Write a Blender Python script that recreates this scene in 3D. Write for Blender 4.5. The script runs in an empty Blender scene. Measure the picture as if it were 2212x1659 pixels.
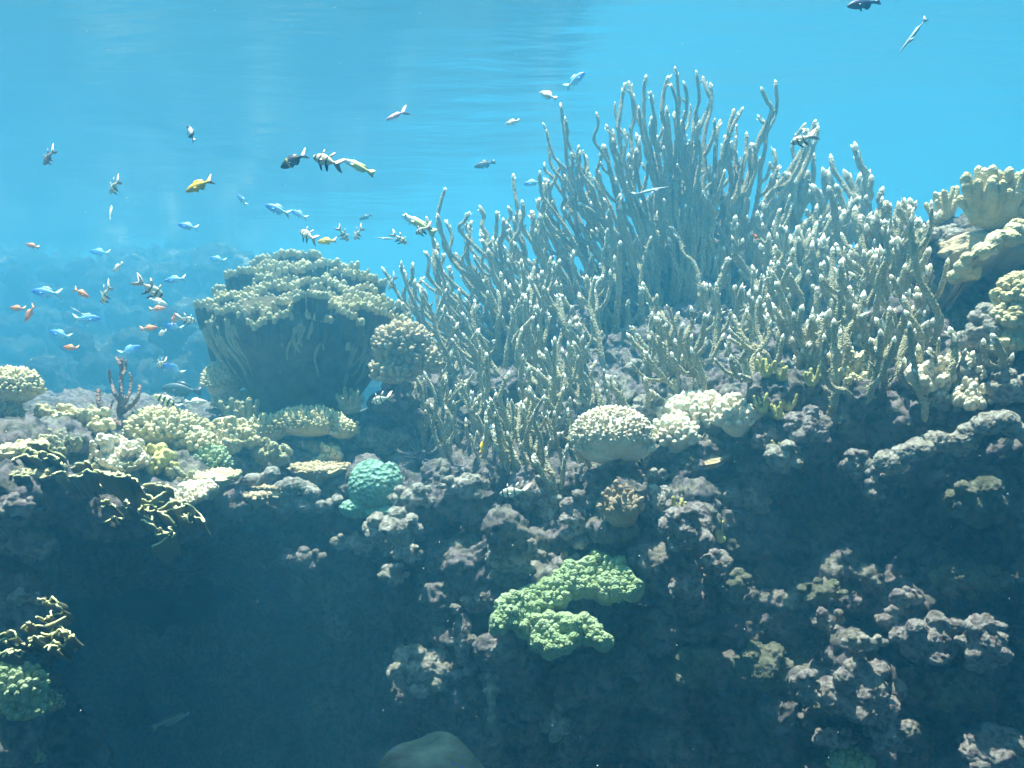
import bpy, math, random
import numpy as np
from mathutils import Vector, Matrix, Euler
from mathutils.bvhtree import BVHTree

SC = bpy.context.scene
COL = SC.collection
R = math.radians

# ------------------------------------------------------------------ camera
cam_data = bpy.data.cameras.new('camera')
cam = bpy.data.objects.new('camera', cam_data)
COL.objects.link(cam)
cam.location = (0, 0, 0)
cam.rotation_euler = (R(90), 0, 0)
cam_data.sensor_width = 36
cam_data.lens = 30.0
cam_data.clip_start = 0.02
cam_data.clip_end = 200
SC.camera = cam
WX, WZ = 1.2, 0.9                      # picture width and height at one metre


def P(u, v, d):
    """a point of the place from a spot in the photograph (2212 x 1659 steps) and its distance"""
    return np.array([(u / 2212 - .5) * WX * d, d, (.5 - v / 1659) * WZ * d])


def PX(n, d):
    """n photo steps at distance d, in metres"""
    return n / 2212 * WX * d


# ------------------------------------------------------------------ light
SUN = Vector((-0.10, 0.03, 0.99)).normalized()
world = bpy.data.worlds.new('World')
SC.world = world
world.use_nodes = True
wn = world.node_tree
wn.nodes.clear()
sky = wn.nodes.new('ShaderNodeTexSky')
sky.sky_type = 'NISHITA'
sky.sun_disc = False
sky.sun_elevation = math.asin(SUN.z)
sky.sun_rotation = math.atan2(SUN.x, SUN.y)
bg = wn.nodes.new('ShaderNodeBackground')
bg.inputs['Strength'].default_value = 0.10
wo = wn.nodes.new('ShaderNodeOutputWorld')
wn.links.new(sky.outputs[0], bg.inputs[0])
wn.links.new(bg.outputs[0], wo.inputs[0])
sl = bpy.data.lights.new('sun', 'SUN')
sl.energy = 5.0
sl.angle = R(0.5)
sl.color = (1.0, 0.98, 0.94)
sun = bpy.data.objects.new('sun', sl)
COL.objects.link(sun)
sun.rotation_euler = SUN.to_track_quat('Z', 'Y').to_euler()

SC.view_settings.view_transform = 'Standard'
SC.view_settings.look = 'None'
SC.view_settings.exposure = 2.22
SC.view_settings.gamma = 1
SC.view_settings.use_curve_mapping = False
SC.render.engine = 'CYCLES'
SC.cycles.use_denoising = True
SC.cycles.max_bounces = 8
SC.cycles.diffuse_bounces = 2
SC.cycles.glossy_bounces = 2
SC.cycles.transmission_bounces = 2
SC.cycles.volume_bounces = 3
SC.cycles.transparent_max_bounces = 8
SC.cycles.sample_clamp_indirect = 4

HAZE_DENSITY = 0.235
HAZE_COLOR = (0.138, 0.54, 0.775)

# ------------------------------------------------------------------ noise
_rng = np.random.default_rng(7)
_perm = np.concatenate([_rng.permutation(256)] * 3)
_g = _rng.normal(size=(256, 3))
_g /= np.linalg.norm(_g, axis=1)[:, None]
_jit = _rng.random((256, 3))


def _h(ix, iy, iz):
    return _perm[_perm[_perm[ix & 255] + (iy & 255)] + (iz & 255)]


def noise(p):
    p = np.asarray(p, float)
    i = np.floor(p).astype(int)
    f = p - i
    w = f * f * f * (f * (f * 6 - 15) + 10)
    out = 0
    for dx in (0, 1):
        wx = w[:, 0] if dx else 1 - w[:, 0]
        for dy in (0, 1):
            wy = w[:, 1] if dy else 1 - w[:, 1]
            for dz in (0, 1):
                wz = w[:, 2] if dz else 1 - w[:, 2]
                g = _g[_h(i[:, 0] + dx, i[:, 1] + dy, i[:, 2] + dz)]
                out = out + wx * wy * wz * (g[:, 0] * (f[:, 0] - dx) + g[:, 1] * (f[:, 1] - dy) + g[:, 2] * (f[:, 2] - dz))
    return out * 1.6


def fbm(p, octaves=4, lac=2.1, gain=.5):
    p = np.asarray(p, float)
    a, s, t = 1.0, 0, 0
    for k in range(octaves):
        s = s + a * noise(p + 17.3 * k)
        t += a
        a *= gain
        p = p * lac
    return s / t


def worley(p):
    """distance to the nearest of jittered cell points"""
    p = np.asarray(p, float)
    i = np.floor(p).astype(int)
    best = np.full(len(p), 9.0)
    for dx in (-1, 0, 1):
        for dy in (-1, 0, 1):
            for dz in (-1, 0, 1):
                c = i + (dx, dy, dz)
                q = c + _jit[_h(c[:, 0], c[:, 1], c[:, 2])]
                best = np.minimum(best, ((q - p) ** 2).sum(1))
    return np.sqrt(best)


# ------------------------------------------------------------------ objects
def tag(o, label=None, cat=None, group=None, kind=None):
    if label: o['label'] = label
    if cat: o['category'] = cat
    if group: o['group'] = group
    if kind: o['kind'] = kind
    return o


def link(name, me, parent=None):
    o = bpy.data.objects.new(name, me)
    COL.objects.link(o)
    if parent is not None:
        o.parent = parent
    return o


def empty(name, loc, label, cat, group=None):
    o = link(name, None)
    o.location = loc
    o.empty_display_size = .05
    return tag(o, label, cat, group)


class MB:
    """collects vertices and faces and links them as one mesh object"""
    def __init__(self):
        self.v, self.f, self.n, self.a = [], [], 0, []

    def add(self, v, f, a=0.0):
        v = np.asarray(v, float)
        self.v.append(v)
        self.f.extend([tuple(int(i) + self.n for i in q) for q in f])
        self.a.append(np.broadcast_to(np.asarray(a, float), (len(v),)))
        self.n += len(v)

    def verts(self):
        return np.concatenate(self.v)

    def build(self, name, mat, parent=None, origin=None, smooth=True, attr=None):
        v = self.verts()
        if origin is None and parent is not None:
            origin = np.array(parent.matrix_world.translation if parent.parent is None and parent.type != 'EMPTY' else parent.location)
        if origin is None:
            origin = np.zeros(3)
        me = bpy.data.meshes.new(name)
        me.from_pydata((v - origin).tolist(), [], self.f)
        if smooth:
            me.polygons.foreach_set('use_smooth', np.ones(len(me.polygons), bool))
        if attr:
            at = me.attributes.new(attr, 'FLOAT', 'POINT')
            at.data.foreach_set('value', np.concatenate(self.a).astype(np.float32))
        me.update()
        if mat is not None:
            me.materials.append(mat)
        o = link(name, me, parent)
        if parent is None:
            o.location = origin
        return o


_ico = {}


def ico(sub):
    if sub not in _ico:
        import bmesh
        bm = bmesh.new()
        bmesh.ops.create_icosphere(bm, subdivisions=sub, radius=1)
        bm.verts.ensure_lookup_table()
        v = np.array([x.co[:] for x in bm.verts])
        f = np.array([[q.index for q in x.verts] for x in bm.faces])
        bm.free()
        _ico[sub] = (v, f)
    return _ico[sub]


def catmull(pts, step):
    pts = np.asarray(pts, float)
    if len(pts) < 3:
        n = max(2, int(np.linalg.norm(pts[1] - pts[0]) / step) + 1)
        t = np.linspace(0, 1, n)[:, None]
        return pts[0] * (1 - t) + pts[1] * t
    q = np.vstack([2 * pts[0] - pts[1], pts, 2 * pts[-1] - pts[-2]])
    out = []
    for i in range(1, len(q) - 2):
        a, b, c, d = q[i - 1], q[i], q[i + 1], q[i + 2]
        n = max(1, int(np.linalg.norm(c - b) / step))
        t = (np.arange(n) / n)[:, None]
        out.append(.5 * (2 * b + (c - a) * t + (2 * a - 5 * b + 4 * c - d) * t ** 2 + (3 * b - a - 3 * c + d) * t ** 3))
    out.append(pts[-1:])
    return np.vstack(out)


def tube(path, rad, sides=8, cap=True, bump=0.0, rng=None, flat=1.0):
    """a round bar along path with one radius per point"""
    path = np.asarray(path, float)
    n = len(path)
    rad = np.broadcast_to(np.asarray(rad, float), (n,))
    t = np.gradient(path, axis=0)
    t /= np.linalg.norm(t, axis=1)[:, None] + 1e-12
    ref = np.array([0.3, 1, 0.1]) if abs(t[0] @ np.array([0.3, 1, 0.1])) < .9 else np.array([1.0, 0, 0])
    a = np.cross(t[0], ref)
    a /= np.linalg.norm(a)
    ang = np.linspace(0, 2 * math.pi, sides, endpoint=False)
    ca, sa = np.cos(ang), np.sin(ang) * flat
    V = np.zeros((n, sides, 3))
    for i in range(n):
        a = a - t[i] * (a @ t[i])
        a /= np.linalg.norm(a) + 1e-12
        b = np.cross(t[i], a)
        rr = rad[i] * (1 + (bump * rng.uniform(-1, 1, sides) if bump else 0))
        V[i] = path[i] + (ca * rr)[:, None] * a + (sa * rr)[:, None] * b
    v = V.reshape(-1, 3)
    f = []
    for i in range(n - 1):
        for k in range(sides):
            k2 = (k + 1) % sides
            f.append((i * sides + k, i * sides + k2, (i + 1) * sides + k2, (i + 1) * sides + k))
    if cap:
        f.append(tuple(range(sides))[::-1])
        f.append(tuple((n - 1) * sides + k for k in range(sides)))
    return v, f


# ------------------------------------------------------------------ materials
MAT = {}


def material(name, colors, scale=8.0, rough=.85, bump=0.0, bscale=200.0, bdist=.004, detail=5, fine=None, spec=.2, sss=0, attr=None, attr_col=None, voro=False, cups=False, sheen=0):
    """mottled matte surface: colour bands along a noise, an optional second fine noise, and a bump of small knobs"""
    m = bpy.data.materials.new(name)
    m.use_nodes = True
    nt = m.node_tree
    N = nt.nodes
    b = N['Principled BSDF']
    tc = N.new('ShaderNodeTexCoord')
    nz = N.new('ShaderNodeTexNoise')
    nz.inputs['Scale'].default_value = scale
    nz.inputs['Detail'].default_value = detail
    nz.inputs['Roughness'].default_value = .65
    nt.links.new(tc.outputs['Object'], nz.inputs['Vector'])
    cr = N.new('ShaderNodeValToRGB')
    el = cr.color_ramp.elements
    k = len(colors)
    lo, hi = .30, .70
    while len(el) < k:
        el.new(.5)
    for i, c in enumerate(colors):
        el[i].position = lo + (hi - lo) * i / max(1, k - 1)
        el[i].color = (*c, 1)
    nt.links.new(nz.outputs['Fac'], cr.inputs['Fac'])
    out = cr.outputs['Color']
    if fine:
        n2 = N.new('ShaderNodeTexNoise')
        n2.inputs['Scale'].default_value = fine[0]
        n2.inputs['Detail'].default_value = 4
        nt.links.new(tc.outputs['Object'], n2.inputs['Vector'])
        r2 = N.new('ShaderNodeValToRGB')
        r2.color_ramp.elements[0].position = .46
        r2.color_ramp.elements[1].position = .66
        nt.links.new(n2.outputs['Fac'], r2.inputs['Fac'])
        mx = N.new('ShaderNodeMixRGB')
        nt.links.new(r2.outputs['Color'], mx.inputs['Fac'])
        nt.links.new(out, mx.inputs[1])
        mx.inputs[2].default_value = (*fine[1], 1)
        out = mx.outputs[0]
    if attr:
        at = N.new('ShaderNodeAttribute')
        at.attribute_name = attr
        mx = N.new('ShaderNodeMixRGB')
        nt.links.new(at.outputs['Fac'], mx.inputs['Fac'])
        nt.links.new(out, mx.inputs[1])
        mx.inputs[2].default_value = (*attr_col, 1)
        out = mx.outputs[0]
    nt.links.new(out, b.inputs['Base Color'])
    b.inputs['Roughness'].default_value = rough
    b.inputs['Specular IOR Level'].default_value = spec
    if sheen:
        b.inputs['Sheen Weight'].default_value = sheen
        b.inputs['Sheen Roughness'].default_value = .35
        b.inputs['Sheen Tint'].default_value = (1, .95, .76, 1)
    if sss:
        b.inputs['Subsurface Weight'].default_value = 1.0 if sss > .008 else .35
        b.inputs['Subsurface Radius'].default_value = (1, .9, .8)
        b.inputs['Subsurface Scale'].default_value = sss
    if bump:
        if voro:
            bn = N.new('ShaderNodeTexVoronoi')
            bn.inputs['Scale'].default_value = bscale
            src = bn.outputs['Distance']
        else:
            bn = N.new('ShaderNodeTexNoise')
            bn.inputs['Scale'].default_value = bscale
            bn.inputs['Detail'].default_value = 9
            bn.inputs['Roughness'].default_value = .78
            src = bn.outputs['Fac']
        nt.links.new(tc.outputs['Object'], bn.inputs['Vector'])
        bp = N.new('ShaderNodeBump')
        bp.inputs['Strength'].default_value = bump
        bp.inputs['Distance'].default_value = bdist
        if voro and not cups:
            bp.invert = True
        nt.links.new(src, bp.inputs['Height'])
        nt.links.new(bp.outputs[0], b.inputs['Normal'])
    MAT[name] = m
    return m


material('live_rock', [(.09, .10, .06), (.30, .30, .20), (.22, .19, .19), (.46, .39, .39), (.34, .33, .22), (.60, .57, .50), (.18, .19, .13)], 17, bump=1.0, bscale=70, bdist=.03, fine=(48, (.12, .12, .10)), detail=8)
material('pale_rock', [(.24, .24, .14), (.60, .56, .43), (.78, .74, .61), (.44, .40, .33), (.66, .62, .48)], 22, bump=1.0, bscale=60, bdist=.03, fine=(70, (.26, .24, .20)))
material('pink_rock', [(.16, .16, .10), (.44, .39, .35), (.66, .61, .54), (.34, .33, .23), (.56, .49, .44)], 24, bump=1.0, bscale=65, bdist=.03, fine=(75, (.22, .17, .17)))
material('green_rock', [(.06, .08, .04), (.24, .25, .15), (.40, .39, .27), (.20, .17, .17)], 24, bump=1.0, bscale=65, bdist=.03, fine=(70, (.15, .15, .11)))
material('branch_skin', [(.36, .32, .15), (.48, .43, .23), (.58, .53, .33)], 9, bump=1.0, bscale=190, bdist=.012, voro=True, sss=.006, sheen=.7)
material('tip_white', [(.78, .73, .56), (.88, .84, .70)], 40, bump=.3, bscale=230, bdist=.004, voro=True, sss=.012)

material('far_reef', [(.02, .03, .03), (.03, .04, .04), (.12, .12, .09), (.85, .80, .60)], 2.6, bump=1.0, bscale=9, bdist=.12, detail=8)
material('coral_cream', [(.40, .35, .16), (.56, .50, .27), (.66, .60, .37)], 14, bump=.7, bscale=150, bdist=.006, voro=True)
material('coral_white', [(.56, .50, .33), (.72, .66, .48), (.64, .55, .38)], 14, bump=.5, bscale=150, bdist=.005, voro=True)
material('coral_olive', [(.24, .23, .12), (.36, .34, .19), (.44, .41, .25)], 16, bump=.8, bscale=170, bdist=.006, voro=True)
material('coral_tan', [(.30, .24, .14), (.42, .34, .20), (.48, .40, .27)], 14, bump=.6, bscale=150, bdist=.005, voro=True)
material('coral_brown', [(.22, .16, .10), (.32, .25, .16), (.40, .31, .20)], 14, bump=.7, bscale=140, bdist=.006, voro=True)
material('coral_green', [(.22, .30, .13), (.30, .39, .20), (.38, .45, .28)], 18, bump=.8, bscale=190, bdist=.006, voro=True)
material('coral_turquoise', [(.16, .30, .20), (.22, .40, .28), (.28, .44, .32)], 16, bump=.8, bscale=80, bdist=.012, voro=True, cups=True)
material('coral_cup', [(.10, .09, .045), (.19, .165, .085), (.27, .24, .13)], 16, bump=1.0, bscale=60, bdist=.03)
material('coral_knob', [(.34, .31, .15), (.48, .44, .25), (.58, .54, .34)], 30, bump=.5, bscale=160, bdist=.005, voro=True)
material('scroll_skin', [(.09, .08, .04), (.14, .12, .06), (.18, .16, .08)], 10, bump=.5, bscale=90, bdist=.008)
material('scroll_rim', [(.80, .78, .32), (.88, .87, .46)], 30)
material('sprout_yellow', [(.44, .40, .12), (.58, .54, .22)], 30, bump=.5, bscale=160, bdist=.004, voro=True)
material('gorgonian', [(.20, .13, .10), (.30, .20, .16)], 30, bump=.8, bscale=150, bdist=.008, voro=True)
material('spine', [(.10, .11, .12), (.30, .32, .32)], 60, rough=.4)
material('urchin_body', [(.02, .02, .03), (.05, .04, .06)], 30, rough=.5)
# ------------------------------------------------------------------ water, ground and reef rock
def build_haze():
    mb = MB()
    x0, x1, y0, y1, z0, z1 = -16, 16, -3, 26, -3.6, 1.58
    v = [(x, y, z) for z in (z0, z1) for y in (y0, y1) for x in (x0, x1)]
    mb.add(v, [(0, 2, 3, 1), (4, 5, 7, 6), (0, 1, 5, 4), (2, 6, 7, 3), (0, 4, 6, 2), (1, 3, 7, 5)])
    o = mb.build('haze', None, smooth=False)
    m = bpy.data.materials.new('sea_haze')
    m.use_nodes = True
    m.node_tree.nodes.clear()
    vo = m.node_tree.nodes.new('ShaderNodeVolumePrincipled')
    vo.inputs['Color'].default_value = (*HAZE_COLOR, 1)
    vo.inputs['Density'].default_value = HAZE_DENSITY
    vo.inputs['Anisotropy'].default_value = 0.6
    vo.inputs['Absorption Color'].default_value = (0, .03, 0, 1)
    mo = m.node_tree.nodes.new('ShaderNodeOutputMaterial')
    m.node_tree.links.new(vo.outputs[0], mo.inputs['Volume'])
    o.data.materials.append(m)
    tag(o, 'blue sea water haze filling the whole scene', None, None, 'stuff')


build_haze()
SURF = 1.28


def build_surface():
    xs = np.linspace(-15, 15, 161)
    ys = np.linspace(-2.5, 25, 340)
    X, Y = np.meshgrid(xs, ys)
    p = np.stack([X.ravel(), Y.ravel(), np.zeros(X.size)], 1)
    z = SURF + .022 * noise(p * (1.1, .8, 1)) + .010 * noise(p * (2.6, 2.0, 1) + 31)
    p[:, 2] = z
    n, m_ = len(xs), len(ys)
    f = [(j * n + i, j * n + i + 1, (j + 1) * n + i + 1, (j + 1) * n + i) for j in range(m_ - 1) for i in range(n - 1)]
    mb = MB()
    mb.add(p, f)
    m = bpy.data.materials.new('water_surface')
    m.use_nodes = True
    nt = m.node_tree
    N = nt.nodes
    N.clear()
    lw = N.new('ShaderNodeLayerWeight')
    lw.inputs['Blend'].default_value = .5
    cr = N.new('ShaderNodeValToRGB')
    cr.color_ramp.elements[0].position = .20
    cr.color_ramp.elements[1].position = .42
    gl = N.new('ShaderNodeBsdfGlossy')
    gl.inputs['Roughness'].default_value = .16
    gl.inputs['Color'].default_value = (.95, .97, 1, 1)
    tr = N.new('ShaderNodeBsdfTransparent')
    mx = N.new('ShaderNodeMixShader')
    tc = N.new('ShaderNodeTexCoord')
    mp = N.new('ShaderNodeMapping')
    mp.inputs['Rotation'].default_value = (0, 0, R(38))
    mp.inputs['Scale'].default_value = (1.0, 3.2, 1)
    nz = N.new('ShaderNodeTexNoise')
    nz.inputs['Scale'].default_value = 2.2
    nz.inputs['Detail'].default_value = 5
    bp = N.new('ShaderNodeBump')
    bp.inputs['Strength'].default_value = .13
    bp.inputs['Distance'].default_value = .10
    mo = N.new('ShaderNodeOutputMaterial')
    L = nt.links.new
    L(tc.outputs['Object'], mp.inputs[0]); L(mp.outputs[0], nz.inputs['Vector']); L(nz.outputs['Fac'], bp.inputs['Height'])
    L(bp.outputs[0], gl.inputs['Normal'])
    L(lw.outputs['Facing'], cr.inputs[0]); L(cr.outputs[0], mx.inputs[0]); L(tr.outputs[0], mx.inputs[1]); L(gl.outputs[0], mx.inputs[2])
    L(mx.outputs[0], mo.inputs['Surface'])
    o = mb.build('water_surface', m)
    tag(o, 'rippled underside of the sea surface', None, None, 'structure')


build_surface()


def build_shade_slab():
    """a slab overhead, added out of view to shade the water nearest the camera"""
    mb = MB()
    q = [(-8, -2.5), (8, -2.5), (8, 1.72), (.45, 1.72), (-.7, 1.42), (-8, 1.42)]  # outline of the added slab, cut back so its shade spares the left corals
    n = len(q)
    mb.add([(x, y, 1.38) for x, y in q] + [(x, y, 1.50) for x, y in q], [tuple(range(n))[::-1], tuple(range(n, 2 * n))] + [(k, (k + 1) % n, n + (k + 1) % n, n + k) for k in range(n)])
    tag(mb.build('shade_slab', MAT['pale_rock'], smooth=False), 'unseen overhead slab added to shade the near water', None, None, 'structure')


build_shade_slab()


def build_ground():
    xs = np.linspace(-15, 15, 120)
    ys = np.linspace(-2.5, 25, 110)
    X, Y = np.meshgrid(xs, ys)
    p = np.stack([X.ravel(), Y.ravel(), np.zeros(X.size)], 1)
    p[:, 2] = -2.3 + .12 * noise(p * .7) + .04 * noise(p * 2.3)
    n, m_ = len(xs), len(ys)
    f = [(j * n + i, j * n + i + 1, (j + 1) * n + i + 1, (j + 1) * n + i) for j in range(m_ - 1) for i in range(n - 1)]
    mb = MB()
    mb.add(p, f)
    material('sea_sand', [(.12, .11, .09), (.20, .18, .14)], 5, bump=.4, bscale=40, bdist=.02)
    tag(mb.build('sea_ground', MAT['sea_sand']), 'dark sandy bottom of the tank', None, None, 'structure')


build_ground()


def rock_displace(v, nrm, amp, s, seed=0):
    """pits, ledges and crust pushed along the normals; s is the size of the largest lumps in metres"""
    p = v / s + seed * 3.17
    d = fbm(p, 3) * .9
    w = worley(p * 1.7 + .4 * fbm(p * 2, 2)[:, None])
    d += (.55 - w) * .55
    w2 = worley(p * 4.6 + 5)
    d += (.5 - w2) * .26
    d += fbm(p * 9, 2) * .22
    w3 = worley(p * 9 + 2)
    d += (.5 - w3) * .24
    d += (.5 - worley(p * 17 + 9)) * .12
    return v + nrm * (d * amp)[:, None]


def remeshed(balls, voxel):
    """one skin round many overlapping ellipsoids"""
    mb = MB()
    iv, if_ = ico(2)
    rg = np.random.default_rng(3)
    for c, r in balls:
        q = iv * r
        mb.add(q + c, if_)
    v = mb.verts()
    me = bpy.data.meshes.new('tmp')
    me.from_pydata(v.tolist(), [], mb.f)
    o = bpy.data.objects.new('tmp', me)
    COL.objects.link(o)
    md = o.modifiers.new('r', 'REMESH')
    md.mode = 'VOXEL'
    md.voxel_size = voxel
    dg = bpy.context.evaluated_depsgraph_get()
    ev = o.evaluated_get(dg)
    m2 = bpy.data.meshes.new_from_object(ev)
    bpy.data.objects.remove(o)
    return m2


def smooth_displace(me, amp, s, seed):
    n = len(me.vertices)
    v = np.zeros(n * 3)
    me.vertices.foreach_get('co', v)
    v = v.reshape(-1, 3)
    nm = np.zeros(n * 3)
    me.vertices.foreach_get('normal', nm)
    nm = nm.reshape(-1, 3)
    v = rock_displace(v, nm, amp, s, seed)
    me.vertices.foreach_set('co', v.ravel())
    me.polygons.foreach_set('use_smooth', np.ones(len(me.polygons), bool))
    me.update()
    return me


CTRL = np.array([
    # staghorn mound and the ground behind it
    (1450, 640, 3.05), (1480, 520, 3.1), (1620, 620, 2.95), (1320, 720, 3.0), (1780, 680, 2.8), (1180, 760, 2.85), (1560, 760, 2.7), (1380, 800, 2.65), (1750, 780, 2.45),
    (1900, 780, 2.3), (1000, 850, 2.7), (1000, 950, 2.6), (1100, 900, 2.6), (1250, 860, 2.55),
    # right mass
    (2060, 560, 2.35), (2160, 560, 2.2), (2300, 560, 2.2), (2050, 660, 2.45), (2150, 650, 2.35), (2000, 760, 2.25), (2120, 740, 2.1), (2220, 740, 2.0), (2100, 830, 2.0), (2220, 850, 1.95), (2400, 800, 1.9),
    # shelf edge then the shaded band below it
    (1300, 900, 2.3), (1500, 870, 2.3), (1700, 880, 2.1), (1850, 870, 2.05), (2000, 890, 2.0), (1500, 960, 2.15), (1700, 960, 2.1), (1850, 950, 2.15), (1420, 1010, 2.15), (1250, 1000, 2.3), (1120, 1010, 2.2),
    (1600, 1060, 2.25), (1780, 1080, 2.3), (1950, 1090, 2.15), (1000, 1050, 2.22), (2150, 960, 1.9), (2000, 980, 2.0), (2200, 1080, 1.95), (2080, 1180, 2.05), (2250, 1200, 1.95),
    (1180, 1110, 2.06), (1350, 1090, 2.02), (1480, 1150, 2.04), (1620, 1170, 2.15), (1800, 1190, 2.15), (1080, 1160, 2.1), (950, 1150, 2.2), (1250, 1190, 2.12),
    (1100, 1230, 2.05), (1250, 1290, 2.08), (1380, 1290, 2.1), (1480, 1290, 2.08), (1620, 1290, 2.16), (1780, 1310, 2.1), (1950, 1290, 2.06), (2120, 1270, 2.03), (2300, 1300, 2.0),
    (1000, 1300, 2.1), (980, 1400, 2.08), (1080, 1420, 2.1), (1250, 1420, 2.12), (1420, 1440, 2.1), (1600, 1420, 2.1), (1780, 1420, 2.04), (1950, 1400, 2.02), (2120, 1390, 2.0), (2300, 1450, 1.97),
    (920, 1480, 2.14), (1080, 1520, 2.14), (1220, 1540, 2.16), (1400, 1560, 2.2), (1600, 1540, 2.1), (1780, 1520, 2.02), (1950, 1540, 1.98), (2150, 1540, 1.95), (2320, 1600, 1.92),
    (1250, 1640, 2.4), (1450, 1660, 2.2), (1650, 1660, 2.08), (1850, 1650, 1.98), (2050, 1650, 1.93), (2200, 1660, 1.90), (1700, 1800, 2.05), (2000, 1800, 1.92), (2300, 1800, 1.85), (1350, 1800, 2.3), (1100, 1700, 2.6),
    (2000, 2000, 1.9), (1500, 2000, 2.2), (2400, 2000, 1.85),
    # left of the wall, turning away
    (850, 1040, 2.4), (760, 1090, 2.42), (850, 1130, 2.3), (760, 1180, 2.75), (850, 1240, 2.4), (680, 1220, 2.95), (760, 1300, 2.8), (850, 1380, 2.7), (740, 1420, 2.9), (800, 1520, 2.9), (950, 1600, 2.6), (700, 1600, 3.2),
    (900, 960, 2.65), (820, 960, 2.75), (660, 1070, 2.55),
])
RIGHT = [(955, 840), (1080, 800), (1150, 700), (1280, 650), (1400, 520), (1500, 470), (1650, 560), (1800, 640), (1960, 700), (2010, 520), (2140, 490), (2480, 480), (2700, 560), (2960, 700), (3000, 2100), (1200, 2100), (1050, 1800), (820, 1700), (700, 1500),
         (700, 1350), (640, 1240), (690, 1130), (600, 1090), (640, 1050), (760, 1040), (760, 950)]


def inside(poly, x, y):
    c = False
    n = len(poly)
    for i in range(n):
        x1, y1 = poly[i]
        x2, y2 = poly[(i + 1) % n]
        if (y1 > y) != (y2 > y) and x < (x2 - x1) * (y - y1) / (y2 - y1) + x1:
            c = not c
    return c


def reef_dist(u, v):
    w = 1 / (((CTRL[:, 0] - u) ** 2 + (CTRL[:, 1] - v) ** 2) + 300) ** 1.5
    return (w * CTRL[:, 2]).sum() / w.sum()


def build_reef():
    rg = np.random.default_rng(11)
    balls = []
    for u0 in range(560, 3020, 58):
        for v0 in range(440, 2120, 58):
            u, v = u0 + rg.uniform(-22, 22), v0 + rg.uniform(-22, 22)
            if not inside(RIGHT, u, v):
                continue
            d = reef_dist(u, v)
            r = PX(rg.uniform(34, 62), d)
            r3 = np.array([r * rg.uniform(.85, 1.25), r, r * rg.uniform(.7, 1.0)])
            balls.append((P(u, v, d + r * .7 + rg.uniform(-.02, .05) - (rg.uniform(.04, .13) if (v > 1230 or (v > 1000 and u < 1500)) and rg.random() < .42 else 0)), r3))
            r2 = PX(85, d)
            balls.append((P(u, v, d) + np.array([0, r2 * 1.5 + .02, -.03]), np.array([r2] * 3)))
            if (u0 // 58) % 2 == 0 and (v0 // 58) % 2 == 0:
                balls.append((P(u, v, d) + np.array([0, .42, -.12]), np.array([.22, .25, .22])))
                balls.append((P(u, v, d) + np.array([0, .75, -.35]), np.array([.28, .30, .28])))
    me = remeshed(balls, .0056)
    print('REEF', len(me.vertices))
    smooth_displace(me, .052, .14, 1)
    me.name = 'reef_terrain'
    me.materials.append(MAT['live_rock'])
    o = link('reef_terrain', me)
    tag(o, 'crusty live rock slope of the reef', None, None, 'structure')
    return o


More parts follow.
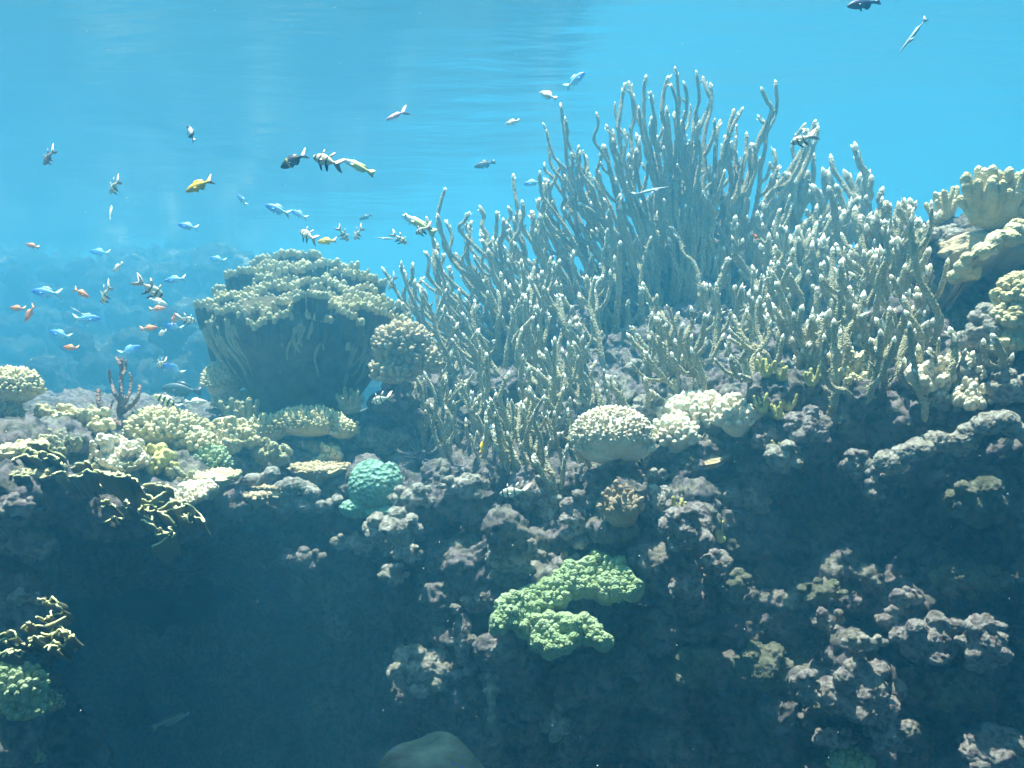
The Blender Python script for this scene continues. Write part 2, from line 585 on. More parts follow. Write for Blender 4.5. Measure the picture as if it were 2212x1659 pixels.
def build_left_reef():
    """the overhanging shelf on the left, the rock column at the left edge and the mound under the big cup coral"""
    rg = np.random.default_rng(5)
    balls = []
    shelf = [(-150, 870, 1.9), (0, 900, 1.85), (-120, 990, 1.7), (30, 1000, 1.75), (120, 930, 2.0), (150, 1010, 1.85), (240, 950, 2.1), (270, 1030, 1.9), (340, 1000, 2.05), (330, 930, 2.2), (400, 1040, 2.05),
             (430, 960, 2.3), (480, 1040, 2.2), (520, 950, 2.45), (560, 1035, 2.35), (600, 960, 2.5), (680, 960, 2.6), (720, 1000, 2.65), (420, 890, 2.6), (500, 890, 2.7), (620, 900, 2.8), (740, 920, 2.8), (820, 930, 2.85), (300, 880, 2.4),
             (150, 870, 2.2), (200, 900, 2.3)]
    for u, v, d in shelf:
        for k in range(3):
            r = rg.uniform(.06, .10)
            c = P(u + rg.uniform(-30, 30), v + rg.uniform(5, 20), d)
            balls.append((c + np.array([0, rg.uniform(0, .12), -.05]), np.array([r * 1.5, r * 1.6, r * .7])))
    # shelf roots reach back under the cup coral
    for u, v, d in [(450, 930, 2.9), (600, 940, 3.0), (750, 950, 3.0), (850, 960, 2.95), (300, 920, 2.8), (150, 920, 2.6), (0, 930, 2.4), (-200, 930, 2.3)]:
        for k in range(3):
            balls.append((P(u, v + 20, d + .25 * k), np.array([.24, .24, .13])))
    for k in range(170):  # rock mass added to stop sunlight leaking into the hollow
        r = rg.uniform(.2, .32)
        balls.append((np.array([rg.uniform(-3.6, .5), rg.uniform(2.75, 4.7), -.30 - r * .4 + rg.uniform(-.22, .06)]), np.array([r, r, r * .62])))
    for k in range(60):
        r = rg.uniform(.10, .2)
        balls.append((np.array([rg.uniform(-2.3, -1.2), rg.uniform(1.9, 2.7), -.20 - r * .5]), np.array([r * 1.3, r * 1.2, r * .7])))
    for k in range(60):
        r = rg.uniform(.10, .18)
        balls.append((np.array([rg.uniform(-1.9, -1.12), rg.uniform(1.7, 2.1), rg.uniform(-1.4, -.3)]), np.array([r, r, r])))
    # column at the left edge
    for v, d in [(1080, 1.75), (1150, 1.68), (1220, 1.7), (1300, 1.62), (1390, 1.65), (1480, 1.6), (1560, 1.58), (1640, 1.55), (1740, 1.55), (1850, 1.6)]:
        for k in range(4):
            r = rg.uniform(.06, .1)
            balls.append((P(rg.uniform(-150, 35), v + rg.uniform(-25, 25), d + rg.uniform(.05, .25)), np.array([r * 1.1, r, r * .9])))
    me = remeshed(balls, .008)
    smooth_displace(me, .05, .12, 2)
    me.name = 'reef_shelf_terrain'
    me.materials.append(MAT['live_rock'])
    tag(link('reef_shelf_terrain', me), 'overhanging rock shelf on the left of the reef', None, None, 'structure')
    # the back of the dark hollow under the shelf
    balls = []
    for k in range(150):
        x, z = rg.uniform(-3.4, .8), rg.uniform(-2.4, -.25)
        r = rg.uniform(.22, .4)
        balls.append((np.array([x, 4.15 + .3 * math.sin(x * 2) + rg.uniform(0, .4) - .1 * (z + .3), z]), np.array([r, r, r * .8])))
    me2 = remeshed(balls, .03)
    smooth_displace(me2, .08, .4, 3)
    me2.name = 'reef_hollow_terrain'
    me2.materials.append(MAT['live_rock'])
    tag(link('reef_hollow_terrain', me2), 'dark rock at the back of the hollow under the shelf', None, None, 'structure')
    return me


def build_distant():
    """far reef slope on the left, seen through the haze"""
    rg = np.random.default_rng(9)
    balls = []
    for k in range(640):
        y = rg.uniform(3.9, 9.5)
        x = rg.uniform(-6.5, .3)
        t = np.clip((-x - .6) / 1.6, 0, 1)
        top = -.46 + np.clip(y - 3.9, 0, 2.8) * .46 * (.22 + .78 * t)
        top += .38 * float(noise(np.array([[x * 1.1, y * .8, 3.3]]))[0]) + .16 * float(noise(np.array([[x * 3.1, y * 2.3, 8.3]]))[0])
        r = rg.uniform(.08, .26)
        z = top - r * .5 + rg.uniform(-.16, .22)
        balls.append((np.array([x, y, z]), np.array([r * 1.2, r, r * .75])))
        balls.append((np.array([x, y + .2, top - .45]), np.array([.4, .4, .4])))
        if k % 3 == 0:
            hh = rg.uniform(.06, .26)
            for q in range(4):
                r = rg.uniform(.035, .10)
                balls.append((np.array([x + rg.normal(0, .07), y + rg.normal(0, .07), top + hh * q / 3]), np.array([r, r, r * 1.1])))
    me = remeshed(balls, .024)
    smooth_displace(me, .14, .22, 4)
    me.name = 'distant_reef_terrain'
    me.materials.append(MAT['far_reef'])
    tag(link('distant_reef_terrain', me), 'far reef slope fading into the blue', None, None, 'structure')


REEF = build_reef()
LEFT = build_left_reef()
build_distant()


def bvh_of(objs):
    V, F, n = [], [], 0
    for o in objs:
        me = o.data
        V += [v.co[:] for v in me.vertices]
        F += [tuple(i + n for i in p.vertices) for p in me.polygons]
        n += len(me.vertices)
    return BVHTree.FromPolygons(V, F)


BVH = bvh_of([o for o in COL.objects if o.name in ('reef_terrain', 'reef_shelf_terrain', 'reef_hollow_terrain')])


def hit(u, v, default=2.2):
    """distance of the reef rock seen at a spot of the photograph"""
    d = Vector(P(u, v, 1.0)).normalized()
    loc, nrm, idx, dist = BVH.ray_cast(Vector((0, 0, 0)), d)
    return loc.y if loc is not None else default


def drop(p, up=.3):
    """the rock below a point, or None"""
    loc, nrm, idx, dist = BVH.ray_cast(Vector((p[0], p[1], p[2] + up)), Vector((0, 0, -1)))
    return None if loc is None else np.array(loc)
# ------------------------------------------------------------------ staghorn coral thicket
def _z3(a, b): return 1106 + a / 3, 110.6 + b / 3
def _z4(a, b): return 1603.7 + a / 3, b / 3
def _z5(a, b): return 774 + a * .3, 442.4 + b * .3
def _z6(a, b): return 1382.5 + a * .375, 442.4 + b * .375
def _z7(a, b): return 1050.7 + a * .3, 801.9 + b * .3


# branches as seen in the photograph, tip first (several close-ups of it, each with its own steps)
S3 = """1055,95 1070,180 1080,290 1085,340|1015,155 985,260 975,400 1000,520|1030,205 1065,330 1075,450 1085,600|870,150 855,260 855,380 860,500|898,255 905,330 920,420
755,190 775,290 790,420 770,560|740,200 715,290 700,420 690,530|1190,120 1210,240 1210,330 1190,420|1110,190 1130,270 1130,380 1110,480|1235,160 1265,260 1290,350
1285,200 1290,320 1240,440 1200,560 1200,640 1160,800|1500,360 1440,470 1380,600 1350,720 1330,830 1260,900|1440,370 1420,450 1400,560|1705,185 1715,290 1715,380 1690,450 1650,540 1640,640 1610,780 1600,900
1610,230 1650,320 1680,400|1590,410 1620,460 1650,500|315,330 325,420 345,560 350,680 370,800 390,950 420,1080|345,420 360,520 365,600|200,460 230,540 240,640 250,730 310,820 360,900
545,390 560,470 530,570 570,640 610,700 640,770|605,470 640,550 650,640|650,560 670,640 700,700|440,640 435,720 420,800|480,670 490,760 480,850|380,650 395,720 390,800|460,770 450,870 440,980 470,1070 540,1080 600,1120
180,770 185,870 205,950|220,820 210,920 200,1030 240,1150 330,1250|10,790 15,900 35,1010 40,1100|65,960 75,1050 70,1150|620,1140 610,1250 590,1330 600,1420 550,1560|1030,1130 1080,1220 1110,1310 1180,1380 1210,1490 1220,1600
1010,1200 1040,1280 1050,1370 1110,1450 1180,1530|1235,900 1280,990 1300,1100 1290,1220 1320,1340|1020,1000 1000,1080 990,1200 1000,1300|1450,1060 1440,1180 1450,1290 1470,1370 1540,1440|1435,1010 1430,1100 1440,1200
1405,1330 1370,1420 1340,1500 1310,1590|1590,1030 1600,1130 1640,1160|1705,1100 1710,1200 1720,1300|1970,440 1940,540 1900,640 1870,720|1985,480 1960,600 1920,700|1880,500 1920,560|1800,790 1810,900 1840,1050 1870,1150 1900,1260 1880,1360
1975,1100 1950,1220 1900,1300 1880,1380|1930,780 1900,860 1880,950|905,420 900,520 930,610 990,660 1000,760|1200,350 1180,440 1170,540|1120,540 1120,640 1130,740 1060,840|1350,440 1330,540 1320,640|1560,590 1580,680 1570,780|1520,520 1520,620 1510,720|1460,750 1480,850 1550,840
820,350 830,450 850,560|730,500 740,600 730,720|1000,360 1010,450 1020,560|840,1060 860,1130 900,1200|700,920 690,1020 720,1120|600,600 620,700 640,800"""
S4 = """728,915 745,1000 770,1080 800,1130 790,1230 785,1330|570,995 590,1100 650,1190 700,1270 720,1340|655,1095 690,1170 720,1270 760,1330|545,1100 560,1180 555,1250 590,1300|838,1130 825,1220 815,1300|915,1205 885,1290 880,1370
475,1275 510,1340 510,1420 480,1500 460,1600|1050,1280 1040,1360 1010,1480 980,1580|1080,1280 1090,1370 1100,1470 1080,1600|925,1420 930,1520 950,1620|1010,1530 1020,1640 1010,1740|1215,1420 1190,1530 1160,1640|1130,1410 1140,1500 1130,1640
655,1320 670,1430 690,1540|730,1330 735,1430 770,1530 800,1600|760,1390 790,1470 810,1560|865,1380 850,1470 860,1560|305,1115 330,1250 340,1370 390,1480 410,1600|95,1350 110,1430 140,1540|205,1430 215,1530 225,1620|435,1110 420,1210 380,1280|600,1190 630,1270 650,1360|935,1300 925,1380 940,1460|550,1390 590,1470 620,1560"""
S5 = """310,400 315,480 350,580 400,680 430,790 480,880|470,330 510,390 505,460 520,540|555,320 575,400 570,490 610,580 640,640|630,-125 600,-40 575,60 575,150 610,230 650,320 690,420|570,60 590,150 620,250 660,340|805,45 765,120 735,190|790,145 800,230 780,330 760,430
870,0 905,80 890,150 930,230 920,330 945,360|995,40 995,140 985,240 940,340|1045,90 1050,170 1040,210 1030,300|1000,240 1040,310 1090,370|1240,40 1260,120 1250,200 1290,330|1305,60 1320,150 1300,290|1115,260 1150,340 1190,410 1240,490|1405,460 1370,550 1350,640 1400,720|1315,470 1330,580 1370,670 1410,750
1455,385 1465,470 1490,560 1480,650|895,535 925,600 950,690 960,790|1080,600 1060,690 1050,780|1210,650 1205,760 1220,880 1260,990 1275,1090 1270,1210|1080,760 1130,880 1190,970 1230,1060|440,600 470,670 520,760 550,850 580,960 640,1080 660,1140|615,720 620,820 660,920 720,990 750,1080|775,690 790,780 760,850 750,940
680,1030 660,1110 640,1180 620,1260|1430,640 1440,760 1480,870 1530,980 1560,1090|1450,640 1540,770 1600,860 1660,950 1720,1000|1765,500 1720,590 1700,680 1720,760 1725,900|1580,650 1640,700 1690,740|1930,920 1990,1000 2070,1070 2120,1170 2180,1230|1975,870 1995,960 1980,1010|1320,1070 1370,1140 1410,1200 1430,1280
1210,1150 1220,1230 1300,1310 1390,1390 1440,1420|1430,1160 1450,1230 1540,1340 1640,1440|1375,1230 1410,1330 1430,1420|1490,1215 1480,1310 1460,1400 1440,1500|1230,1300 1260,1380 1270,1480 1270,1600|1160,1420 1160,1520 1150,1630|1205,1400 1180,1500 1170,1580|365,1270 360,1370 400,1460 440,1560|430,1240 410,1330 440,1420 500,1510 530,1600
630,1230 640,1340 610,1450 600,1570|780,1290 700,1360 670,1460 640,1600|990,1350 980,1450 1010,1540 1060,1590|775,1530 780,1600 790,1680|1410,1480 1420,1570 1430,1650|1780,1220 1820,1310 1890,1380 1930,1460 1990,1510|1715,1280 1735,1400 1740,1480|700,340 735,420 760,520|830,500 850,590 900,660|1130,540 1150,640 1170,740|1030,560 1040,650 1020,760
1000,610 1020,720 1010,830|1250,560 1290,650 1300,760|1640,500 1660,600 1690,680|1550,320 1540,430 1560,540|720,600 740,700 730,800|640,560 650,650 660,740|1130,770 1100,850 1120,950|860,730 850,830 880,930|920,760 890,860 870,980|1290,860 1280,960 1300,1060|2090,680 2150,770 2220,850|960,980 1010,990 1020,1060|1190,1070 1160,1180 1170,1280"""
S6 = """545,60 540,170 545,270 590,340 620,400 660,470|515,300 480,380 460,470|675,470 650,570 640,640 610,700|295,580 300,680 270,760 310,860 350,950 370,1040|250,680 230,790 280,900 320,980|150,680 160,760 220,850|20,840 80,930 150,1010 200,1060|541,630 570,720 620,790 700,840 740,890|525,860 530,930 560,990 620,1000
1410,80 1415,190 1430,300 1390,370 1370,470 1400,560 1460,640 1470,760 1440,860|1210,260 1240,360 1330,420|1265,60 1270,160 1290,250 1330,350|1555,0 1560,150 1580,300 1620,450 1680,550 1720,640 1710,740|1680,90 1640,210 1610,280|995,460 1020,540 1030,640|1230,570 1270,650 1300,760|780,440 830,560 880,660 940,760 980,840
1550,670 1560,800 1580,920 1600,1050 1640,1160|1660,820 1700,900 1690,1040|1780,700 1820,800 1800,930 1760,1050|1060,740 1060,850 1060,960 1100,1050 1190,1080|1110,240 1110,360 1105,470 1130,560 1110,700|900,120 940,220 960,310 930,380 900,460|1040,60 1010,200 970,300|770,240 790,350 830,420|690,220 720,330 780,420
2020,740 2070,830 2090,900|1190,230 1200,330 1260,400|1480,180 1490,300 1480,420|1440,400 1500,520 1550,640|370,440 360,540 390,640 430,690|590,460 560,570 540,680|470,600 430,690 370,750|760,560 790,660 800,770|1180,380 1190,480 1200,590|850,180 870,290 890,400|1330,260 1320,360 1350,440|640,150 650,250 640,360|1600,800 1610,900 1600,1000"""
S7 = """250,210 245,330 225,460 260,590 300,660|300,120 340,220 350,340 390,420|440,275 440,380 460,450|490,280 490,400 510,520 540,620|45,380 100,480 180,570 210,620|585,520 560,650 550,740|330,600 380,700 440,800|700,360 700,460 760,530 820,570|940,370 940,480 920,590|610,440 650,560 720,640|860,20 920,110 970,210 1060,310|1160,130 1210,180 1270,220
370,460 350,560 340,650|1210,480 1180,560 1150,640|920,70 930,150 960,230|75,150 60,260 110,340|30,380 60,500 100,600|150,430 170,520 190,620|430,540 440,660 470,740|200,300 220,240 215,330"""

COLONIES = [
    # centre u, v, label
    (900, 680, 'thin staghorn coral at the left edge of the thicket, beside the big cup coral'),
    (990, 560, 'tall forked staghorn coral rising left of the thicket just beside the yellow fish'),
    (980, 920, 'low staghorn coral with drooping branches above the long spined urchin'),
    (1090, 760, 'dense staghorn coral right of the lobed round coral'),
    (1190, 960, 'short staghorn coral branches in front, left of the white rock dome'),
    (1180, 480, 'slender staghorn coral with two lone tall branches left of the crown'),
    (1290, 700, 'staghorn coral with a thick Y shaped trunk left of the dark gap in the thicket'),
    (1400, 380, 'staghorn coral crown holding the highest white tips of the thicket'),
    (1560, 400, 'staghorn coral at the top right of the crown with a lone high antler branch'),
    (1450, 800, 'sparse staghorn coral standing in front of the dark gap'),
    (1590, 650, 'staghorn coral right of the dark gap with stacked upright branches'),
    (1760, 560, 'staghorn coral behind, right half of the thicket, under the striped fish'),
    (1900, 560, 'thick staghorn coral at the right end of the thicket with knobbly stout branches'),
    (1890, 800, 'lower right staghorn coral rooted in crusty rock, with dark shaded stems'),
]


def parse(s, f):
    out = []
    for br in s.replace('\n', '|').split('|'):
        if br.strip():
            out.append([f(*map(float, q.split(','))) for q in br.split()])
    return out


VTOP = np.array([(850, 600), (870, 560), (960, 410), (1040, 440), (1110, 380), (1180, 270), (1290, 250), (1400, 170), (1460, 150), (1530, 170), (1600, 240), (1680, 180), (1760, 270), (1790, 340), (1850, 310), (1900, 390), (1960, 430), (2010, 480), (2040, 560)])
THICKET = [(880, 640), (960, 520), (1100, 480), (1180, 380), (1330, 330), (1640, 330), (1740, 420), (1960, 520), (2010, 700), (2010, 900), (1820, 880), (1640, 850), (1420, 850), (1340, 700), (1270, 900), (1250, 1020), (1100, 1050), (950, 1000), (880, 860)]


def cone_bud(rg, p, d, r, ln):
    n = 5
    s = np.linspace(0, 1, n)
    return tube(p + np.outer(s * ln, d), np.maximum(r * (1 - s ** 2.2), r * .12), 6)


def build_staghorn():
    rg = np.random.default_rng(21)
    br = []
    for s, f in ((S3, _z3), (S4, _z4), (S5, _z5), (S6, _z6), (S7, _z7)):
        br += [(b, True) for b in parse(s, f)]
    # branches filling the thicket behind the traced ones
    k = 0
    while k < 330:
        u, v = rg.uniform(870, 2030), rg.uniform(330, 1050)
        if not inside(THICKET, u, v) or (1400 < u < 1570 and 560 < v < 720) or (1380 < u < 1560 and 540 < v < 760 and rg.random() < .6) or (1240 < u < 1720 and v < 540 and rg.random() < .35):
            continue
        top = np.interp(u, VTOP[:, 0], VTOP[:, 1]) + rg.uniform(25, 130)
        h = rg.uniform(60, 190)
        h = min(h, v - top)
        if h < 40:
            continue
        lean = (u - 1450) / 1400 * h * .5 + rg.normal(0, .16) * h
        w = rg.normal(0, .07, 3) * h
        b = [(u + lean + w[0], v - h), (u + lean * .75 + w[1], v - h * .66), (u + lean * .35 + w[2], v - h * .33), (u, v)]
        br.append((b, False))
        k += 1
    col = [[] for _ in COLONIES]
    for b, traced in br:
        mu, mv = np.mean([q[0] for q in b]), np.mean([q[1] for q in b])
        i = int(np.argmin([(c[0] - mu) ** 2 + 1.0 * (c[1] - mv) ** 2 for c in COLONIES]))
        col[i].append((b, traced))
    for (cu, cv, label), items in zip(COLONIES, col):
        d0 = np.median([hit(b[-1][0], b[-1][1] + 15, 2.9) for b, t in items])
        root = empty('staghorn_coral', P(cu, cv + 90, d0), label, 'coral', 'staghorn corals of the thicket')
        for b, traced in items:
            ub, vb = b[-1]
            d = hit(ub, vb + 18, 0)
            if d == 0:
                d = 2.95
            d = float(np.clip(d - .02, 1.9, 3.05))
            if hit(ub, vb + 30, 0) == 0 or vb < 470:
                b = b + [(ub + rg.uniform(-8, 8) + (1480 - ub) * .14, vb + 70), (ub + (1480 - ub) * .34 + rg.uniform(-14, 14), vb + 150), (ub + (1480 - ub) * .46, vb + 215)]
            if not traced:
                d += rg.uniform(0, .16)
            wpx = np.interp(ub, [880, 1150, 1400, 1650, 1800, 2000], [10, 11, 12.5, 13.5, 16.5, 16.5]) * rg.uniform(.78, 1.15)
            if np.mean([q[1] for q in b]) < 430:
                wpx *= .8
            r = PX(wpx / 2, d)
            lean_d = rg.uniform(-.10, .06)
            n = len(b)
            pts = [P(q[0], q[1], d + lean_d * (1 - i / (n - 1)) + rg.uniform(-.008, .008)) for i, q in enumerate(b)]
            dn = pts[-1] - pts[-2]
            dn = dn / np.linalg.norm(dn)
            pts.append(pts[-1] + dn * .03 + np.array([0, .03, -.02]))
            pts.append(pts[-1] + np.array([0, .04, -.05]))
            path = catmull(np.array(pts)[::-1], .007)
            L = np.concatenate([[0], np.cumsum(np.linalg.norm(np.diff(path, axis=0), axis=1))])
            tot = L[-1]
            t = L / tot
            wob = noise(np.stack([L * 28, np.full_like(L, rg.uniform(0, 90)), L * 0], 1))
            path = path + np.stack([wob, noise(np.stack([L * 25, L * 0, np.full_like(L, rg.uniform(0, 90))], 1)), 0 * wob], 1) * r * .22
            rad = r * np.interp(t, [0, .3, 1], [1.35, 1.08, .74]) * (1 + .10 * noise(np.stack([L * 60, np.full_like(L, rg.uniform(0, 90)), L * 0 + 3], 1)))
            tip_len = min(tot * .25, r * rg.uniform(1.1, 2.4))
            k = int(np.searchsorted(L, tot - tip_len))
            k = max(3, min(k, len(path) - 3))
            mb = MB()
            mb.add(*tube(path[:k + 1], rad[:k + 1], 9, bump=.15, rng=rg))
            tb, tips = MB(), []
            tp = path[k:]
            s = (L[k:] - L[k]) / (tot - L[k])
            tb.add(*tube(tp, rad[k] * np.maximum((1 - s ** 2.4), .10) * .985, 9))
            # knobs along the branch, little pale buds near its end
            for j in range(rg.integers(3, 9)):
                i = int(rg.uniform(.25, .97) * k)
                ax = path[min(i + 2, len(path) - 1)] - path[i]
                ax /= np.linalg.norm(ax) + 1e-9
                sd = rg.normal(size=3)
                sd -= ax * (sd @ ax)
                sd /= np.linalg.norm(sd)
                ln = r * rg.choice([1.1, 1.4, 1.9, 2.8], p=[.4, .3, .2, .1])
                dr = sd * .75 + ax * .5 + np.array([0, 0, .35])
                dr /= np.linalg.norm(dr)
                mb.add(*cone_bud(rg, path[i] + sd * rad[i] * .5, dr, r * rg.uniform(.4, .62), ln + r * .4))
            # forks: side branches that curve up beside the main one
            for j in range(rg.integers(0, 4) if tot > .12 else 0):
                i = int(rg.uniform(.25, .8) * k)
                ax = path[min(i + 2, len(path) - 1)] - path[i]
                ax /= np.linalg.norm(ax) + 1e-9
                sd = rg.normal(size=3) * (1, .7, .3)
                sd -= ax * (sd @ ax)
                sd /= np.linalg.norm(sd)
                fl = min(rg.uniform(.05, .15), (tot - L[i]) * .95)
                if fl < .03:
                    continue
                fp = catmull([path[i], path[i] + sd * fl * .28 + ax * fl * .25, path[i] + sd * fl * .42 + ax * fl * .6 + np.array([0, 0, fl * .05]), path[i] + sd * fl * .46 + ax * fl * .9 + np.array([0, 0, fl * .15])], .007)
                fp = fp + noise(fp * 40)[:, None] * r * .3
                fr = rad[i] * np.linspace(.85, .62, len(fp))
                kk = max(2, len(fp) - 1 - int(r * 1.7 / .007))
                mb.add(*tube(fp[:kk + 1], fr[:kk + 1], 8, bump=.15, rng=rg))
                e = np.linspace(0, 1, len(fp) - kk)
                fb = MB()
                fb.add(*tube(fp[kk:], fr[kk] * np.maximum(1 - e ** 2.2, .1), 8))
                tips.append(fb)
            for j in range(rg.integers(0, 4)):
                i = rg.integers(max(0, k - int(r * 2 / .007) - 2), k + 1)
                ax = path[min(i + 2, len(path) - 1)] - path[i]
                ax /= np.linalg.norm(ax) + 1e-9
                sd = rg.normal(size=3)
                sd -= ax * (sd @ ax)
                sd /= np.linalg.norm(sd)
                dr = sd * .45 + ax * .9
                dr /= np.linalg.norm(dr)
                tb.add(*cone_bud(rg, path[i] + sd * rad[i] * .6, dr, r * rg.uniform(.36, .58), r * rg.uniform(1.4, 2.6)))
            bo = mb.build('branch', MAT['branch_skin'], root)
            for q in [tb] + tips:
                to = q.build('tip', MAT['tip_white'], None, origin=np.array(root.location))
                to.location = (0, 0, 0)
                to.parent = bo


build_staghorn()
# ------------------------------------------------------------------ separate rocks
def rock(label, u, v, w, h, mat='pale_rock', seed=1, lumps=8, out=.35, path=None, name='reef_rock', cat='rock', group='rocks standing out of the reef slope', d=None, pit=.2, flat=.8, near=0.0):
    """an irregular crusty rock of several grown-together lumps, set into the slope"""
    rg = np.random.default_rng(seed * 101 + 3)
    d0 = (d or hit(u, v)) - near
    hw, hh = PX(w / 2, d0), PX(h / 2, d0)
    r0 = min(hw, hh)
    d1 = d0 + r0 * (.5 - out)
    balls = []
    if path:
        q = catmull(np.array([(a, b, 0) for a, b in path], float), 14)
        for a, b, _ in q:
            dd = (d or hit(a, b)) - near + r0 * (.5 - out)
            r = PX(h / 2, dd) * rg.uniform(.5, .85)
            balls.append((P(a + rg.uniform(-4, 4), b + rg.uniform(-h, h) * .12, dd), np.array([r * 1.15, r * 1.2, r])))
        c0 = P(u, v, d1)
    else:
        c0 = P(u, v, d1)
        big = r0 * .78
        balls.append((c0, np.array([hw * .62, r0 * flat, hh * .62])))
        for k in range(lumps):
            a = 2 * math.pi * (k + rg.uniform(-.3, .3)) / lumps
            r = r0 * rg.uniform(.30, .55)
            balls.append((c0 + np.array([math.cos(a) * (hw - r * .8), rg.uniform(-.45, .35) * r0, math.sin(a) * (hh - r * .8)]), np.array([r * 1.1, r, r * rg.uniform(.7, 1)])))
    if not path:
        balls.append((c0 + np.array([0, r0 * 1.1, -.01]), np.array([hw * .45, r0 * .8, hh * .5])))
        balls.append((c0 + np.array([0, r0 * 2.1, -.02]), np.array([hw * .4, r0 * .9, hh * .45])))
    me = remeshed(balls, float(np.clip(r0 / 20, .0022, .006)))
    smooth_displace(me, r0 * pit * 1.3, max(r0 * 1.0, .03), seed)
    me.name = name
    n = len(me.vertices)
    co = np.zeros(n * 3)
    me.vertices.foreach_get('co', co)
    me.vertices.foreach_set('co', (co.reshape(-1, 3) - c0).ravel())
    me.update()
    me.materials.append(MAT[mat])
    o = link(name, me)
    o.location = c0
    return tag(o, label, cat, group)


